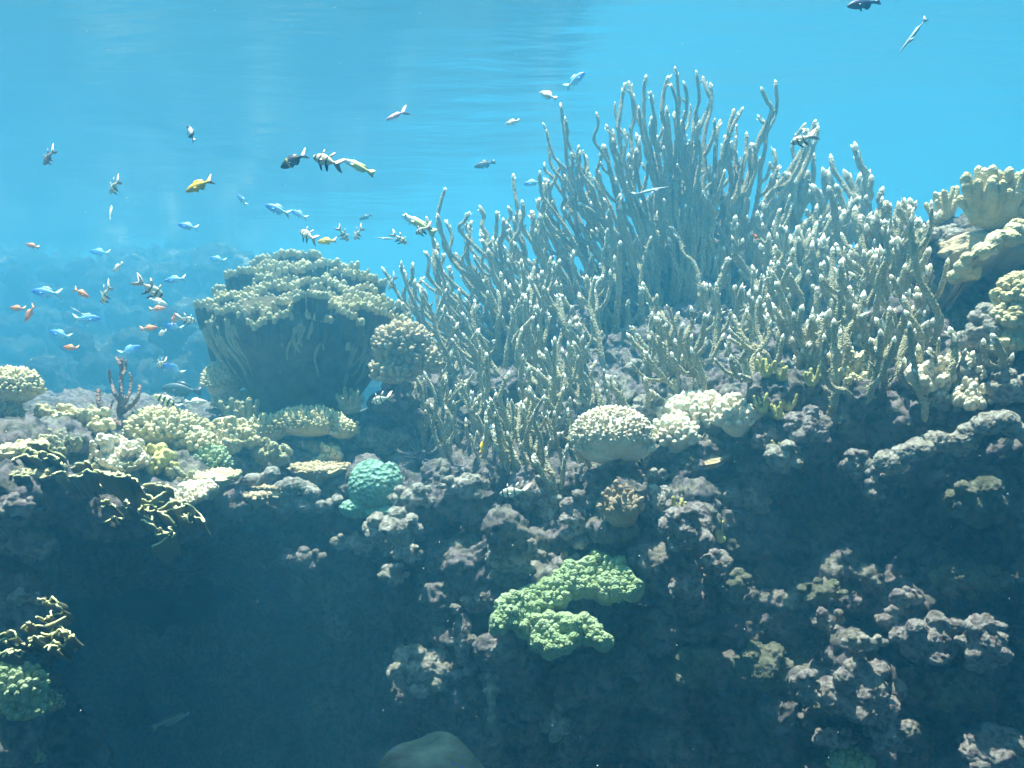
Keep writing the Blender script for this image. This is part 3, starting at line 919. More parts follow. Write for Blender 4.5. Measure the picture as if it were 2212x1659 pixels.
ROCKS = [
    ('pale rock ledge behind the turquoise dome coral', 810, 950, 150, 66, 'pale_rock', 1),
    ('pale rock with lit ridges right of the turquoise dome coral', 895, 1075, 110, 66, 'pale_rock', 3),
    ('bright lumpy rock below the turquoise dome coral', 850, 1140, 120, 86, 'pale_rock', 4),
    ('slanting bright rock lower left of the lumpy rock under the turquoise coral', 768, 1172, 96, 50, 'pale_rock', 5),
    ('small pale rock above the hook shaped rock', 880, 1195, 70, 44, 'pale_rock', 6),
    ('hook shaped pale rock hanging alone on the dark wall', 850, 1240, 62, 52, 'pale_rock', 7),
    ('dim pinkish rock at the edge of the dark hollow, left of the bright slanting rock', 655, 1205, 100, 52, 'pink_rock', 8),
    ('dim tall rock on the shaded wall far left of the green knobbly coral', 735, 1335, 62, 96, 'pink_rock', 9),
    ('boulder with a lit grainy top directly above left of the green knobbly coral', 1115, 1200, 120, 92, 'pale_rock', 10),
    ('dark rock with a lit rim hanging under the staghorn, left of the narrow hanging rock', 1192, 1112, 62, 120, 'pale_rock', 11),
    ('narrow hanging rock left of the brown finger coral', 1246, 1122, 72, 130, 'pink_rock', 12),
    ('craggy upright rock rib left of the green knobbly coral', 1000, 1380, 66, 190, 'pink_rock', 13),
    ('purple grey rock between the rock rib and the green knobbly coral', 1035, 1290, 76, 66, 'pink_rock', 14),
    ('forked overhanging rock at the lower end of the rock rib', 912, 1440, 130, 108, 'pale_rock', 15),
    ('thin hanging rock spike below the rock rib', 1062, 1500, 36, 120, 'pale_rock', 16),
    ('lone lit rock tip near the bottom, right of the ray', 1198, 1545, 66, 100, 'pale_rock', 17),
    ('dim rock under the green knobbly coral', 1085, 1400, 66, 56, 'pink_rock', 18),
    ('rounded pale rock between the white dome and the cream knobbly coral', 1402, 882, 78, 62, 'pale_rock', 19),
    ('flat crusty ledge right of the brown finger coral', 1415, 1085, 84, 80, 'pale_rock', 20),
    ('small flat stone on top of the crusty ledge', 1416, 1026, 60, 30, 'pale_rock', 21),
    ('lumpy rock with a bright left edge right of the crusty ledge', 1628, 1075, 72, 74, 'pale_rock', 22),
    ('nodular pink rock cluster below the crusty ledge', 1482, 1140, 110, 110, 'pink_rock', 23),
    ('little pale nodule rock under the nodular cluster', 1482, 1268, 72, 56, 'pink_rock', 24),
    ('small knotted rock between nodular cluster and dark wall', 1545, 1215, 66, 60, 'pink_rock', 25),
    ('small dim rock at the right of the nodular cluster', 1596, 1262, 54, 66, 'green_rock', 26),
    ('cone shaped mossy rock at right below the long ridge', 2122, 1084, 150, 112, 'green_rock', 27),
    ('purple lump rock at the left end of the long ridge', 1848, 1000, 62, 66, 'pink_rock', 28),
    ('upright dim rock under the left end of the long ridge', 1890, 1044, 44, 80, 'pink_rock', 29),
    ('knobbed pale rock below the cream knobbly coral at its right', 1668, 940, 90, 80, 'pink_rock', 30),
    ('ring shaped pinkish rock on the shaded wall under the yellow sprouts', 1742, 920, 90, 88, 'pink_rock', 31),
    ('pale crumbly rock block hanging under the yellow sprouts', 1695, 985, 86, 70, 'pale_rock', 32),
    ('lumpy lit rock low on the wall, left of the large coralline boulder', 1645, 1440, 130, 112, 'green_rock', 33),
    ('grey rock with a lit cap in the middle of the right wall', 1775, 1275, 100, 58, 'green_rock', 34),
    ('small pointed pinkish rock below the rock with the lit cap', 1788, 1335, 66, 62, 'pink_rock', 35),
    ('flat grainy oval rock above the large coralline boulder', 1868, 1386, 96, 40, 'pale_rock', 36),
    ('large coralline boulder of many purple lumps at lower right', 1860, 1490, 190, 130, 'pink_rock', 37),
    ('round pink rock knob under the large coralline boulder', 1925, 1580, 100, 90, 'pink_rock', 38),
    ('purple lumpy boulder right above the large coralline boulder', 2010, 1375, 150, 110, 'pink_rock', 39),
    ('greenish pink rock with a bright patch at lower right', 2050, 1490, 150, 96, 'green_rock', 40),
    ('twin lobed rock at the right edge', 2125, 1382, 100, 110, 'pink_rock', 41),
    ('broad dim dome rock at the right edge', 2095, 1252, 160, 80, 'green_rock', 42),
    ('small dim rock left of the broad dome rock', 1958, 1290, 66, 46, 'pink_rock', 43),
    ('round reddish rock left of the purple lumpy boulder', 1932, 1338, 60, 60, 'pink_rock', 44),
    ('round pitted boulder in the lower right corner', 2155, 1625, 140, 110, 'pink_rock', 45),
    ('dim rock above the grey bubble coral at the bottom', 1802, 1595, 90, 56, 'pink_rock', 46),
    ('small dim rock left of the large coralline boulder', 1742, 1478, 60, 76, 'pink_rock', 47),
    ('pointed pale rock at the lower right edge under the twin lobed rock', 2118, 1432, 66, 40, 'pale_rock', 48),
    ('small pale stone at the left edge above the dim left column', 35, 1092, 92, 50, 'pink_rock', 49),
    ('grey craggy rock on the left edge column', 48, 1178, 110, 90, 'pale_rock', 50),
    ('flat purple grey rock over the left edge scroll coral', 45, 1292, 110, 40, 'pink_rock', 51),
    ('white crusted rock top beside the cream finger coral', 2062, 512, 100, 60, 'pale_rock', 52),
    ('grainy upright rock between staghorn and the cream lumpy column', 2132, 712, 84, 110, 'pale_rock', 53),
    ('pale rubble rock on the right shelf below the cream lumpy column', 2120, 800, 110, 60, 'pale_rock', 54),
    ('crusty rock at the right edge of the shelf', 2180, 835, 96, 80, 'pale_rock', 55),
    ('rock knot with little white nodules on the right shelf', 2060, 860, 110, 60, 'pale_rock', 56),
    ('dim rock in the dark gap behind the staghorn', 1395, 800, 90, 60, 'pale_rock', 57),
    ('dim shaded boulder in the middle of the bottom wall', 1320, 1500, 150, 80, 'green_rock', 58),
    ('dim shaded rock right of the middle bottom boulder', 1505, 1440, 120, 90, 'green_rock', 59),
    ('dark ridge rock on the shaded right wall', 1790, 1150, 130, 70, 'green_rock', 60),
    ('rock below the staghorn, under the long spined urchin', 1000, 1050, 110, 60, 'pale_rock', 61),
    ('dim rock under the hanging rocks in the centre', 1215, 1215, 90, 50, 'pink_rock', 62),
    ('pinkish rock behind the striped fish under the staghorn', 1140, 1055, 90, 90, 'pink_rock', 63),
]
OUT = {27: .8, 28: .8, 29: .7, 31: .7, 32: .8, 30: .7, 49: 1.0, 50: 1.0, 51: 1.0, 22: .8, 23: .8, 20: .9, 21: 1.0}
for r_ in ROCKS:
    rock(*r_, out=OUT.get(r_[6], .95 if r_[6] >= 33 and r_[6] <= 48 else .6), near=.22 if r_[6] in (4, 5, 6, 7, 8) else .12 if r_[6] in (3, 27, 28, 29, 53) else .09 if 33 <= r_[6] <= 48 else .04 if r_[6] < 49 or r_[6] > 56 else 0)
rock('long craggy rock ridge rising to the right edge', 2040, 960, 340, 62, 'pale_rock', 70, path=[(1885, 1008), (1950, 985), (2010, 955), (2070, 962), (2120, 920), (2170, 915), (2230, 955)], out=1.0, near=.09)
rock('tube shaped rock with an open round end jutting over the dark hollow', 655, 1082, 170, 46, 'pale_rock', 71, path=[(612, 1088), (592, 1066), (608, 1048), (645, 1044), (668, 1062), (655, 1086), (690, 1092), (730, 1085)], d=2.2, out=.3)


# ------------------------------------------------------------------ knobbly corals
def ell_points(rg, n, up=-.2, front=.35):
    out = []
    while len(out) < n:
        p = rg.normal(size=3)
        p /= np.linalg.norm(p)
        if p[2] > up and p[1] < front:
            if all(np.dot(p, q) < 1 - 1.1 / n for q in out) or rg.random() < .02:
                out.append(p)
    return np.array(out)


def knobby(label, lobes, mat, knob, n, seed, name='knobbly_coral', cat='coral', group=None, tall=1.0, out=.5, up=-.25, sub=2, d=None, flat=.9):
    """rounded lobes covered with knobs; one body, its knobs are its surface"""
    rg = np.random.default_rng(seed)
    mb = MB()
    c00 = None
    iv, if_ = ico(4)
    kv, kf = ico(sub)
    for u, v, w, h in lobes:
        d0 = d or hit(u, v)
        rr = np.array([PX(w / 2, d0), PX(min(w, h * 1.3) / 2, d0) * flat, PX(h / 2, d0)])
        c = P(u, v, d0 + rr[1] * (.5 - out))
        if c00 is None:
            c00 = c
        base = iv * (rr * .86)
        base = base * (1 + .10 * fbm(iv * 2.2 + seed, 3))[:, None]
        mb.add(base + c, if_)
        m = max(6, int(n * w * h / (lobes[0][2] * lobes[0][3])))
        kr = PX(knob / 2, d0)
        for p in ell_points(rg, m, up):
            k = kr * rg.uniform(.75, 1.2)
            ax = p / rr
            ax /= np.linalg.norm(ax)
            ax = ax + np.array([0, 0, .45])
            ax /= np.linalg.norm(ax)
            q = kv * k
            q = q + np.outer(q @ ax, ax) * (tall * rg.uniform(.7, 1.3) - .0)
            q = q * (1 + .12 * noise(kv * 1.7 + rg.uniform(0, 90)))[:, None]
            mb.add(q + c + p * rr * (.90 + .06 * rg.random()), kf)
    o = mb.build(name, MAT[mat], origin=c00)
    return tag(o, label, cat, group)


knobby('cream knobbly coral head at the shelf edge in the centre right', [(1518, 905, 190, 100), (1455, 945, 90, 80), (1590, 905, 80, 90)], 'coral_white', 17, 150, 1, tall=1.0, out=.75)
knobby('bright white grainy dome below the staghorn, left of the cream knobbly coral', [(1322, 938, 180, 124), (1300, 965, 120, 80), (1365, 965, 100, 70)], 'coral_white', 9, 260, 22, name='dome_coral', tall=.35, sub=1, out=.6, d=2.12)
knobby('fuzzy ridge coral in front of the big cup coral', [(665, 915, 170, 66), (570, 930, 120, 60), (740, 930, 70, 44)], 'coral_cream', 9, 210, 3, name='ridge_coral', tall=1.3, sub=1, out=.6, d=2.5)
knobby('fuzzy dome coral left below the big cup coral', [(482, 825, 90, 86), (505, 870, 90, 50)], 'coral_cream', 9, 170, 4, name='dome_coral', tall=.9, sub=1, d=2.75)
knobby('fuzzy pinkish dome coral at the left edge', [(25, 838, 130, 84), (-20, 890, 130, 90)], 'coral_cream', 12, 150, 5, name='dome_coral', tall=.9, sub=1, d=2.0)
knobby('pale knobbly coral on the left shelf right of the brown branching coral', [(350, 930, 150, 90), (300, 985, 110, 60), (410, 960, 90, 60)], 'coral_cream', 15, 120, 6, tall=.9, d=2.1)
knobby('yellow olive lumpy coral on the left shelf beside the brown branching coral', [(165, 905, 130, 44), (120, 930, 90, 40)], 'coral_olive', 20, 40, 7, tall=.3, d=2.2)
knobby('small greenish cauliflower coral on the left shelf edge', [(440, 1000, 110, 66)], 'coral_green', 13, 110, 8, name='cauliflower_coral', tall=1.1, d=2.1)
knobby('grey bubble coral at the bottom edge, lower right', [(1838, 1652, 96, 60)], 'coral_green', 17, 42, 9, name='bubble_coral', tall=.15, out=.7)
knobby('cream lumpy column coral at the right edge', [(2195, 640, 90, 90), (2180, 695, 100, 90), (2160, 745, 90, 70)], 'coral_cream', 20, 60, 10, name='column_coral', tall=.25, out=.7, d=2.02)
knobby('bright fingered coral low on the left edge', [(35, 1480, 120, 80), (50, 1530, 100, 60), (10, 1440, 60, 60)], 'coral_green', 18, 50, 11, tall=.8, d=1.62)
knobby('fuzzy pale table coral on the left shelf behind the scroll coral', [(180, 955, 190, 40), (250, 985, 130, 34)], 'coral_cream', 9, 150, 12, name='table_coral', tall=.8, sub=1, d=2.0)
knobby('dim fuzzy coral low on the left column', [(100, 1520, 66, 50), (40, 1640, 110, 40)], 'coral_olive', 10, 60, 13, tall=.8, sub=1, d=1.7)
knobby('pale coral with little round nodules at the right of the shelf', [(2085, 790, 120, 54)], 'coral_white', 11, 50, 14, tall=.6, sub=1)


def knob_patch(label, polys, mat, knob, seed, name='knobbly_coral', step=13, tall=.35, lift=.05, slope=.8, d=None, bumpy=.008):
    """a mound over the slope whose upper face is packed with round knobs"""
    rg = np.random.default_rng(seed)
    balls, knobs = [], []
    allp = np.array([q for b in polys for q in b], float)
    mu = allp.mean(0)
    d0 = d or np.median([hit(u, v) for u, v in allp])
    c0 = P(mu[0], mu[1], d0)
    kv, kf = ico(2)
    for poly in polys:
        a = np.array(poly, float)
        vm = mu[1]
        lo, hi = a.min(0), a.max(0)
        for u0 in np.arange(lo[0], hi[0], step):
            for i, v0 in enumerate(np.arange(lo[1], hi[1], step * .9)):
                u, v = u0 + (i % 2) * step * .5 + rg.uniform(-3, 3), v0 + rg.uniform(-3, 3)
                if not inside(poly, u, v):
                    continue
                dd = d0 - lift - (v - vm) / 1659 * WZ * d0 * slope + .02 * math.sin(u * .05) + bumpy * float(noise(np.array([[u / 34, v / 26, seed]]))[0])
                if bumpy > .04 and noise(np.array([[u / 22, v / 17, seed + 5.]]))[0] < -.22:
                    continue
                r = PX(knob / 2, dd) * rg.uniform(.6, 1.25)
                knobs.append((P(u, v, dd), r))
                balls.append((P(u, v, dd + r * 1.9), np.array([r * 1.6] * 3)))
                balls.append((P(u, v, dd + r * 4.2) - np.array([0, 0, r * .6]), np.array([r * 2.0] * 3)))
    me = smooth_displace(remeshed(balls, PX(4.0, d0)), .007, .05, seed)
    mb = MB()
    mb.add(np.array([q.co[:] for q in me.vertices]), [tuple(q.vertices) for q in me.polygons])
    for c, r in knobs:
        ax = np.array([rg.normal(0, .2), -.5, .8])
        ax /= np.linalg.norm(ax)
        q = kv * r
        q = q + np.outer(q @ ax, ax) * tall * rg.uniform(.4, 1.4)
        mb.add(c + q * (1 + .10 * noise(kv * 1.6 + rg.uniform(0, 90)))[:, None], kf)
    return tag(mb.build(name, MAT[mat], origin=c0), label, 'coral')


def _z10(a, b): return 718.9 + a * .35, 1133.7 + b * .35
knob_patch('green knobbly coral mound with three lobes on the lower middle of the wall', [[_z10(*q) for q in b] for b in (
    [(1010, 480), (1100, 420), (1300, 370), (1450, 240), (1620, 180), (1750, 215), (1850, 300), (1920, 370), (1880, 415), (1800, 455), (1700, 440), (1600, 410), (1480, 400), (1430, 460), (1350, 505), (1250, 530)],
    [(1010, 480), (1250, 480), (1230, 580), (1180, 640), (1080, 610), (1000, 665), (985, 600)],
    [(1220, 600), (1290, 550), (1400, 570), (1500, 545), (1650, 620), (1695, 730), (1600, 720), (1500, 660), (1450, 765), (1330, 765), (1240, 740)])], 'coral_green', 17, 2, d=1.94, lift=.03, step=12, bumpy=.022)
for a_ in [
    ('bright knobbly coral crust on the left shelf beside the fuzzy dome at the edge', [(85, 880), (180, 870), (230, 890), (250, 920), (160, 935), (80, 925)], 2.0, 14, 'coral_cream'),
    ('pale white crust coral on the shelf right behind the broad scroll coral', [(200, 940), (300, 950), (320, 1000), (260, 1015), (190, 985)], 1.92, 10, 'coral_white'),
    ('cream crust coral on the shelf between the knobbly coral and the ridge coral', [(420, 900), (520, 905), (560, 950), (500, 975), (420, 945)], 2.28, 11, 'coral_cream'),
    ('small olive crust coral at the shelf edge below the greenish cauliflower coral', [(370, 1010), (420, 1025), (400, 1045), (350, 1035)], 1.95, 10, 'coral_olive'),
    ('olive yellow crust coral near the left edge of the shelf', [(60, 925), (140, 930), (180, 960), (120, 985), (50, 965)], 1.88, 13, 'coral_olive'),
    ('pale crust coral at the far left end of the shelf', [(-40, 930), (40, 930), (60, 990), (0, 1010), (-40, 1000)], 1.8, 11, 'coral_cream'),
    ('yellow lumpy crust coral over the broad scroll coral', [(290, 960), (360, 970), (390, 1005), (330, 1020), (280, 1000)], 2.0, 16, 'sprout_yellow'),
    ('cream crust coral on the shelf behind the brown branching coral', [(180, 890), (300, 870), (330, 895), (260, 915), (190, 910)], 2.35, 12, 'coral_cream'),
    ('olive crust coral on the shelf below the ridge coral', [(500, 950), (600, 955), (640, 985), (560, 1000), (490, 985)], 2.32, 11, 'coral_olive'),
    ('pale crust coral at the shelf end below the ridge coral', [(650, 955), (740, 960), (730, 1000), (660, 1005)], 2.5, 11, 'coral_cream'),
    ('small white crust coral on the rock right of the turquoise dome', [(860, 1045), (930, 1050), (920, 1075), (860, 1075)], 2.42, 10, 'coral_white'),
    ('cream crust coral on the wall left of the brown finger coral', [(1100, 1000), (1180, 1010), (1170, 1045), (1090, 1040)], 2.3, 11, 'coral_cream'),
    ('white nodule crust coral on the right shelf beside the lower right staghorn', [(1960, 800), (2060, 770), (2160, 790), (2190, 850), (2100, 880), (2010, 850)], 2.0, 13, 'coral_white'),
    ('pale crust coral at the foot of the thicket, right of the sprouts', [(1800, 770), (1880, 760), (1900, 820), (1830, 840)], 2.15, 13, 'coral_cream'),
]:
    knob_patch(a_[0], [a_[1]], a_[4], a_[3], len(a_[0]), name='crust_coral', step=a_[3] * .8, tall=.9, lift=.01, d=a_[2], slope=.7, bumpy=.045)


def table_plate(label, u, v, w, d, mat, seed, deep=.75, thick=.013):
    """a thin irregular plate growing out level from the shelf, small knobs on its upper face"""
    rg = np.random.default_rng(seed)
    c = P(u, v, d)
    rx, ry = PX(w / 2, d), PX(w / 2, d) * deep
    n, rings = 90, 9
    a = np.linspace(0, 2 * math.pi, n, endpoint=False)
    rad = 1 + .16 * noise(np.stack([np.cos(a) * 1.6, np.sin(a) * 1.6, np.full(n, seed * 1.7)], 1)) + .09 * noise(np.stack([np.cos(a) * 6, np.sin(a) * 6, np.full(n, seed * 2.3)], 1))
    V, f = [], []
    for side in (1, -1):
        for i in range(rings + 1):
            s = 1 - .985 * i / rings
            x, y = np.cos(a) * rad * rx * s, np.sin(a) * rad * ry * s
            z = .010 * noise(np.stack([x * 22, y * 22, np.full(n, seed)], 1)) + .12 * y + side * thick * .5 * min(1, 3 * (1 - s)) ** .5
            if side < 0:
                z = z - .05 * (1 - s) ** 1.5
            V.append(np.stack([x, y, z], 1) + c)
    for o_ in (0, rings + 1):
        for i in range(rings):
            for k in range(n):
                f.append(((o_ + i) * n + k, (o_ + i) * n + (k + 1) % n, (o_ + i + 1) * n + (k + 1) % n, (o_ + i + 1) * n + k))
        f.append(tuple((o_ + rings) * n + k for k in range(n)))
    mb = MB()
    mb.add(np.concatenate(V), f)
    kv, kf = ico(1)
    for k in range(150):
        t, s = rg.uniform(0, 2 * math.pi), math.sqrt(rg.uniform(0, .97))
        j = int(t / (2 * math.pi) * n) % n
        x, y = math.cos(t) * rad[j] * rx * s, math.sin(t) * rad[j] * ry * s
        r = rg.uniform(.0045, .0085)
        mb.add(c + np.array([x, y, .12 * y + thick * .4]) + kv * r * (1, 1, 1.2), kf)
    return tag(mb.build('plate_coral', MAT[mat], origin=c), label, 'coral', 'plate corals layered on the left shelf')


for i, a_ in enumerate([
    ('olive plate coral low at the left edge, under the broad scroll coral', 55, 1020, 170, 1.72, 'coral_olive'),
    ('cream plate coral sticking out below the broad scroll coral', 190, 1038, 150, 1.82, 'coral_cream'),
    ('small olive plate coral left of the bright greenish white plate', 310, 1062, 110, 1.88, 'coral_olive'),
    ('thin tan plate coral under the jagged rock blade', 540, 1066, 130, 2.16, 'coral_tan'),
    ('cream plate coral on the shelf under the small cauliflower coral', 455, 1030, 120, 2.0, 'coral_cream'),
    ('yellowish plate coral at the left edge above the olive one', 20, 968, 160, 1.78, 'coral_cream'),
    ('broad olive plate coral in the middle of the left shelf', 250, 1000, 150, 1.94, 'coral_olive'),
    ('dim tan plate coral at the right end of the left shelf', 690, 1012, 130, 2.38, 'coral_tan'),
]):
    table_plate(*a_, i + 1)


# ------------------------------------------------------------------ finger corals, one part per finger
def finger_coral(label, u, v, w, h, mat, fr, n, ln, seed, name='finger_coral', out=.5, d=None, spread=.6, tipmat=None, up=.0, base=True, group=None):
    rg = np.random.default_rng(seed)
    d0 = d or hit(u, v)
    rr = np.array([PX(w / 2, d0), PX(min(w, h) / 2, d0), PX(h / 2, d0)])
    c = P(u, v, d0 + rr[1] * (.5 - out))
    root = empty(name, c, label, 'coral', group)
    if base:
        iv, if_ = ico(4)
        mb = MB()
        mb.add(c + iv * rr * .8 * (1 + .15 * fbm(iv * 2 + seed, 3))[:, None], if_)
        mb.build('base', MAT[mat], root)
    for p in ell_points(rg, n, up):
        L = PX(ln, d0) * rg.uniform(.6, 1.25)
        r = PX(fr / 2, d0) * rg.uniform(.85, 1.15)
        dr = p / rr
        dr /= np.linalg.norm(dr)
        dr = dr * spread + np.array([0, 0, 1 - spread * .5])
        dr /= np.linalg.norm(dr)
        p0 = c + p * rr * (.62 if base else .2)
        bend = rg.normal(size=3) * L * .08
        pts = [p0, p0 + dr * L * .4 + bend, p0 + dr * L * .8 + bend * .5, p0 + (dr + np.array([0, 0, .15])) * L]
        path = catmull(pts, r * .35)
        s = np.linspace(0, 1, len(path))
        rad = r * (1.15 - .3 * s) * np.sqrt(np.maximum(1 - np.clip((s - (1 - r * 1.0 / L)) / (r * 1.0 / L), 0, .985) ** 2, 0.02))
        mb = MB()
        mb.add(*tube(path, rad, 10, bump=.04, rng=rg))
        mb.build('finger', MAT[tipmat or mat], root)
    return root


finger_coral('thick cream finger coral at the upper right edge', 2150, 470, 140, 70, 'coral_cream', 23, 36, 74, 1, d=2.25, spread=.62, up=-.05)
finger_coral('small finger coral with slim fingers left of the thick cream one', 2035, 470, 60, 44, 'coral_cream', 12, 16, 44, 2, d=2.4, spread=.4)
finger_coral('brown finger coral hanging on the wall in the centre', 1342, 1098, 96, 100, 'coral_brown', 12, 30, 24, 3, out=1.3, spread=.7, up=-.4)
finger_coral('short fingered coral at the foot of the lobed round coral', 755, 880, 60, 40, 'coral_olive', 9, 14, 26, 4, d=2.55, spread=.5)
finger_coral('upright olive fingers on the shelf between fuzzy dome and ridge coral', 520, 915, 70, 40, 'coral_olive', 13, 12, 40, 5, d=2.5, spread=.4)
for i, (u, v, n, l) in enumerate([(1648, 886, 7, 'yellow sprout coral at the left under the staghorn roots'), (1683, 898, 5, 'yellow sprout coral with a bent thick stalk'), (1702, 880, 5, 'small yellow sprout coral right of the bent one'), (1675, 975, 3, 'lone yellow sprout on the crumbly hanging rock'),
                                  (1618, 806, 6, 'yellow sprout coral at the upper left of its row on the shelf'), (1655, 808, 6, 'yellow sprout coral in the middle of its row on the shelf'), (1690, 816, 6, 'yellow sprout coral at the right of its row on the shelf'), (1752, 826, 8, 'yellow sprout tuft beside a curved staghorn stem'),
                                  (1466, 1102, 4, 'yellow sprout on top of the nodular pink rock cluster'), (1556, 1165, 3, 'yellow sprout coral on the wall right of the nodular cluster'), (1486, 1180, 3, 'thin yellow sprout below the nodular pink rock cluster')]):
    finger_coral(l, u, v, 30, 22, 'sprout_yellow', 8, n, 26, 30 + i, name='sprout_coral', out=1.1, spread=.45, group='yellow sprout corals on the right shelf')


# ------------------------------------------------------------------ the big cup coral
def build_cup():
    rg = np.random.default_rng(77)
    root = empty('cup_coral', P(654, 900, 2.75), 'huge cup shaped coral with tiers of knobbed fins, dark ribbed underside', 'coral')
    prof = [(905, 96), (880, 102), (850, 118), (815, 142), (780, 168), (745, 190), (718, 201), (700, 203), (686, 199), (670, 184), (655, 158), (650, 120)]
    n = 220
    ang = np.linspace(0, 2 * math.pi, n, endpoint=False)
    q = catmull([(a, b, 0) for a, b in prof], 6)
    V = []
    for v, r, _ in q:
        c = P(654, v, 2.75)
        f = 1 + .05 * np.sin(ang * 3 + 1) + .05 * noise(np.stack([np.cos(ang) * 9, np.sin(ang) * 9, np.full(n, v * .006)], 1)) + .045 * noise(np.stack([np.cos(ang) * 22, np.sin(ang) * 22, np.full(n, v * .004)], 1))
        R_ = PX(r, 2.75) * f
        V.append(np.stack([c[0] + np.cos(ang) * R_, c[1] + np.sin(ang) * R_ * .8, np.full(n, c[2])], 1))
    m = len(V)
    f = [(i * n + k, i * n + (k + 1) % n, (i + 1) * n + (k + 1) % n, (i + 1) * n + k) for i in range(m - 1) for k in range(n)]
    f.append(tuple((m - 1) * n + k for k in range(n)))
    mb = MB()
    mb.add(np.concatenate(V), f)
    mb.build('cup', MAT['coral_cup'], root)
    # long ribs hanging down the outside
    for k in range(64):
        a = math.pi + rg.uniform(.05, .95) * math.pi
        v0 = rg.uniform(690, 720)
        v1 = v0 + rg.uniform(25, 120)
        pts = []
        for v in np.linspace(v0, v1, 6):
            r = np.interp(v, [688, 700, 745, 780, 815, 850, 880], [203, 207, 190, 168, 142, 118, 102])
            aa = a + .05 * math.sin(v * .06 + k * 2.1)
            c = P(654, v, 2.75)
            pts.append([c[0] + math.cos(aa) * PX(r, 2.75) * 1.01, c[1] + math.sin(aa) * PX(r, 2.75) * .815, c[2]])
        path = catmull(pts, .01)
        mbr = MB()
        mbr.add(*tube(path, np.linspace(.011, .004, len(path)) * rg.uniform(.5, 1.3), 7, bump=.3, rng=rg))
        mbr.build('rib', MAT['coral_olive'], root)

    def zz(a, b): return 387 + a * .2667, 497.7 + b * .2667
    tiers = [
        (2.98, '570,240 650,210 760,180 860,155 960,150 1050,150 1110,180 1200,210 1300,230 1380,250 1450,270'),
        (2.90, '440,370 520,340 600,310 680,310 760,300 830,290 900,300 960,310 1040,330 1120,345'), (2.92, '1340,300 1440,315 1530,325 1600,365 1670,390'),
        (2.86, '270,450 340,430 420,410 500,380 600,370 700,350'), (2.64, '280,505 380,500 480,480 560,480 620,440 700,420 780,410 860,420 950,440'),
        (2.70, '930,390 1000,380 1080,370 1160,375 1260,390'), (2.85, '1160,350 1250,350 1340,370 1440,380 1520,420'), (2.74, '190,595 260,570 320,530 420,520'),
        (2.465, '560,690 640,735 700,680 800,670 880,625 910,560 960,510 1030,480 1100,480 1190,490'), (2.74, '1260,460 1320,490 1420,510 1480,520 1560,540 1650,500'), (2.53, '1120,560 1200,560 1290,590 1380,590 1460,590 1540,600 1600,630'),
        (2.74, '1540,590 1640,590 1720,570 1820,580'), (2.57, '1610,640 1690,640 1760,680 1840,700'), (2.74, '1750,620 1830,630 1890,690'), (2.50, '1300,620 1380,650 1450,700 1490,710'),
        (2.50, '480,640 520,650 560,605 640,610 720,640 800,640'), (2.56, '680,545 720,550 760,560'), (2.72, '190,670 215,680 240,670'), (2.70, '200,750 230,755 255,750'), (2.72, '225,850 240,852'), (2.58, '1350,740 1400,750'), (2.58, '1480,785 1500,790'), (2.58, '1365,905 1400,915'),
        (2.80, '600,370 700,350 800,360 900,375 980,390'), (2.70, '1440,560 1560,580 1660,560'), (2.49, '620,560 700,600 780,560 860,540'),
    ]
    tiers += [(2.50, '900,660 980,640 1060,640 1140,650 1230,660'), (2.52, '300,620 380,600 450,610 500,590'), (2.55, '1000,560 1080,545 1150,560')]
    for k in range(44):
        u0, v0 = rg.uniform(470, 850), rg.uniform(560, 675)
        if ((u0 - 654) / 205) ** 2 + ((v0 - 668) / 128) ** 2 > .9:
            continue
        ln, bow = rg.uniform(18, 62), rg.uniform(-14, 18)
        sl = (u0 - 654) * .25 / 200
        q = [(u0 + t * ln, v0 + abs(t) * bow * .6 + t * ln * sl + rg.uniform(-5, 5)) for t in np.linspace(-1, 1, 5)]
        tiers.append((2.50 + (690 - v0) / 150 * .46 - .05, ' '.join('%.1f,%.1f' % ((a - 387) / .2667, (b - 497.7) / .2667) for a, b in q)))
    for d, s in tiers:
        pts = [zz(*map(float, t.split(','))) for t in s.split()]
        q = catmull([(a, b, 0) for a, b in pts], 1.0)
        L = np.concatenate([[0], np.cumsum(np.linalg.norm(np.diff(q, axis=0), axis=1))])
        cnt = max(2, int(L[-1] / 7.5))
        ph = rg.uniform(0, 90)
        mb, kb = MB(), MB()
        for t in np.linspace(0, L[-1], cnt):
            u, v = np.interp(t, L, q[:, 0]), np.interp(t, L, q[:, 1])
            dd = d + rg.uniform(-.014, .014)
            v += rg.uniform(-4, 5) + 9 * float(noise(np.array([[t / 26, ph, 0.]]))[0])
            dd += .03 * float(noise(np.array([[t / 30, ph + 9, 0.]]))[0])
            r = PX(rg.uniform(3.6, 6.6), dd)
            top = P(u + rg.uniform(-2, 2), v, dd)
            low = P(654 + (u - 654) * .93, v + 62, dd + .04)
            path = catmull([low, low * .45 + top * .55 + np.array([0, .004, 0]), top], r * .5)
            s_ = np.linspace(0, 1, len(path))
            k = int(len(path) * .74)
            mb.add(*tube(path[:k + 1], r * (.9 + .1 * s_[:k + 1]), 8))
            e = (s_[k:] - s_[k]) / (1 - s_[k])
            kb.add(*tube(path[k:], r * 1.12 * np.sqrt(np.maximum(1 - np.clip(e * 1.35 - .36, 0, 1) ** 2, .03)), 8, bump=.05, rng=rg))
        fin = mb.build('fin', MAT['coral_cup'], root)
        ko = kb.build('knob_row', MAT['coral_knob'], None, origin=np.array(root.location))
        ko.location = (0, 0, 0)
        ko.parent = fin


build_cup()
knobby('lobed round coral between the big cup coral and the staghorn', [(868, 742, 120, 84), (850, 800, 90, 70), (905, 780, 80, 70)], 'coral_tan', 14, 120, 17, name='lobed_coral', tall=1.0, d=2.5, out=.3, up=-.6)


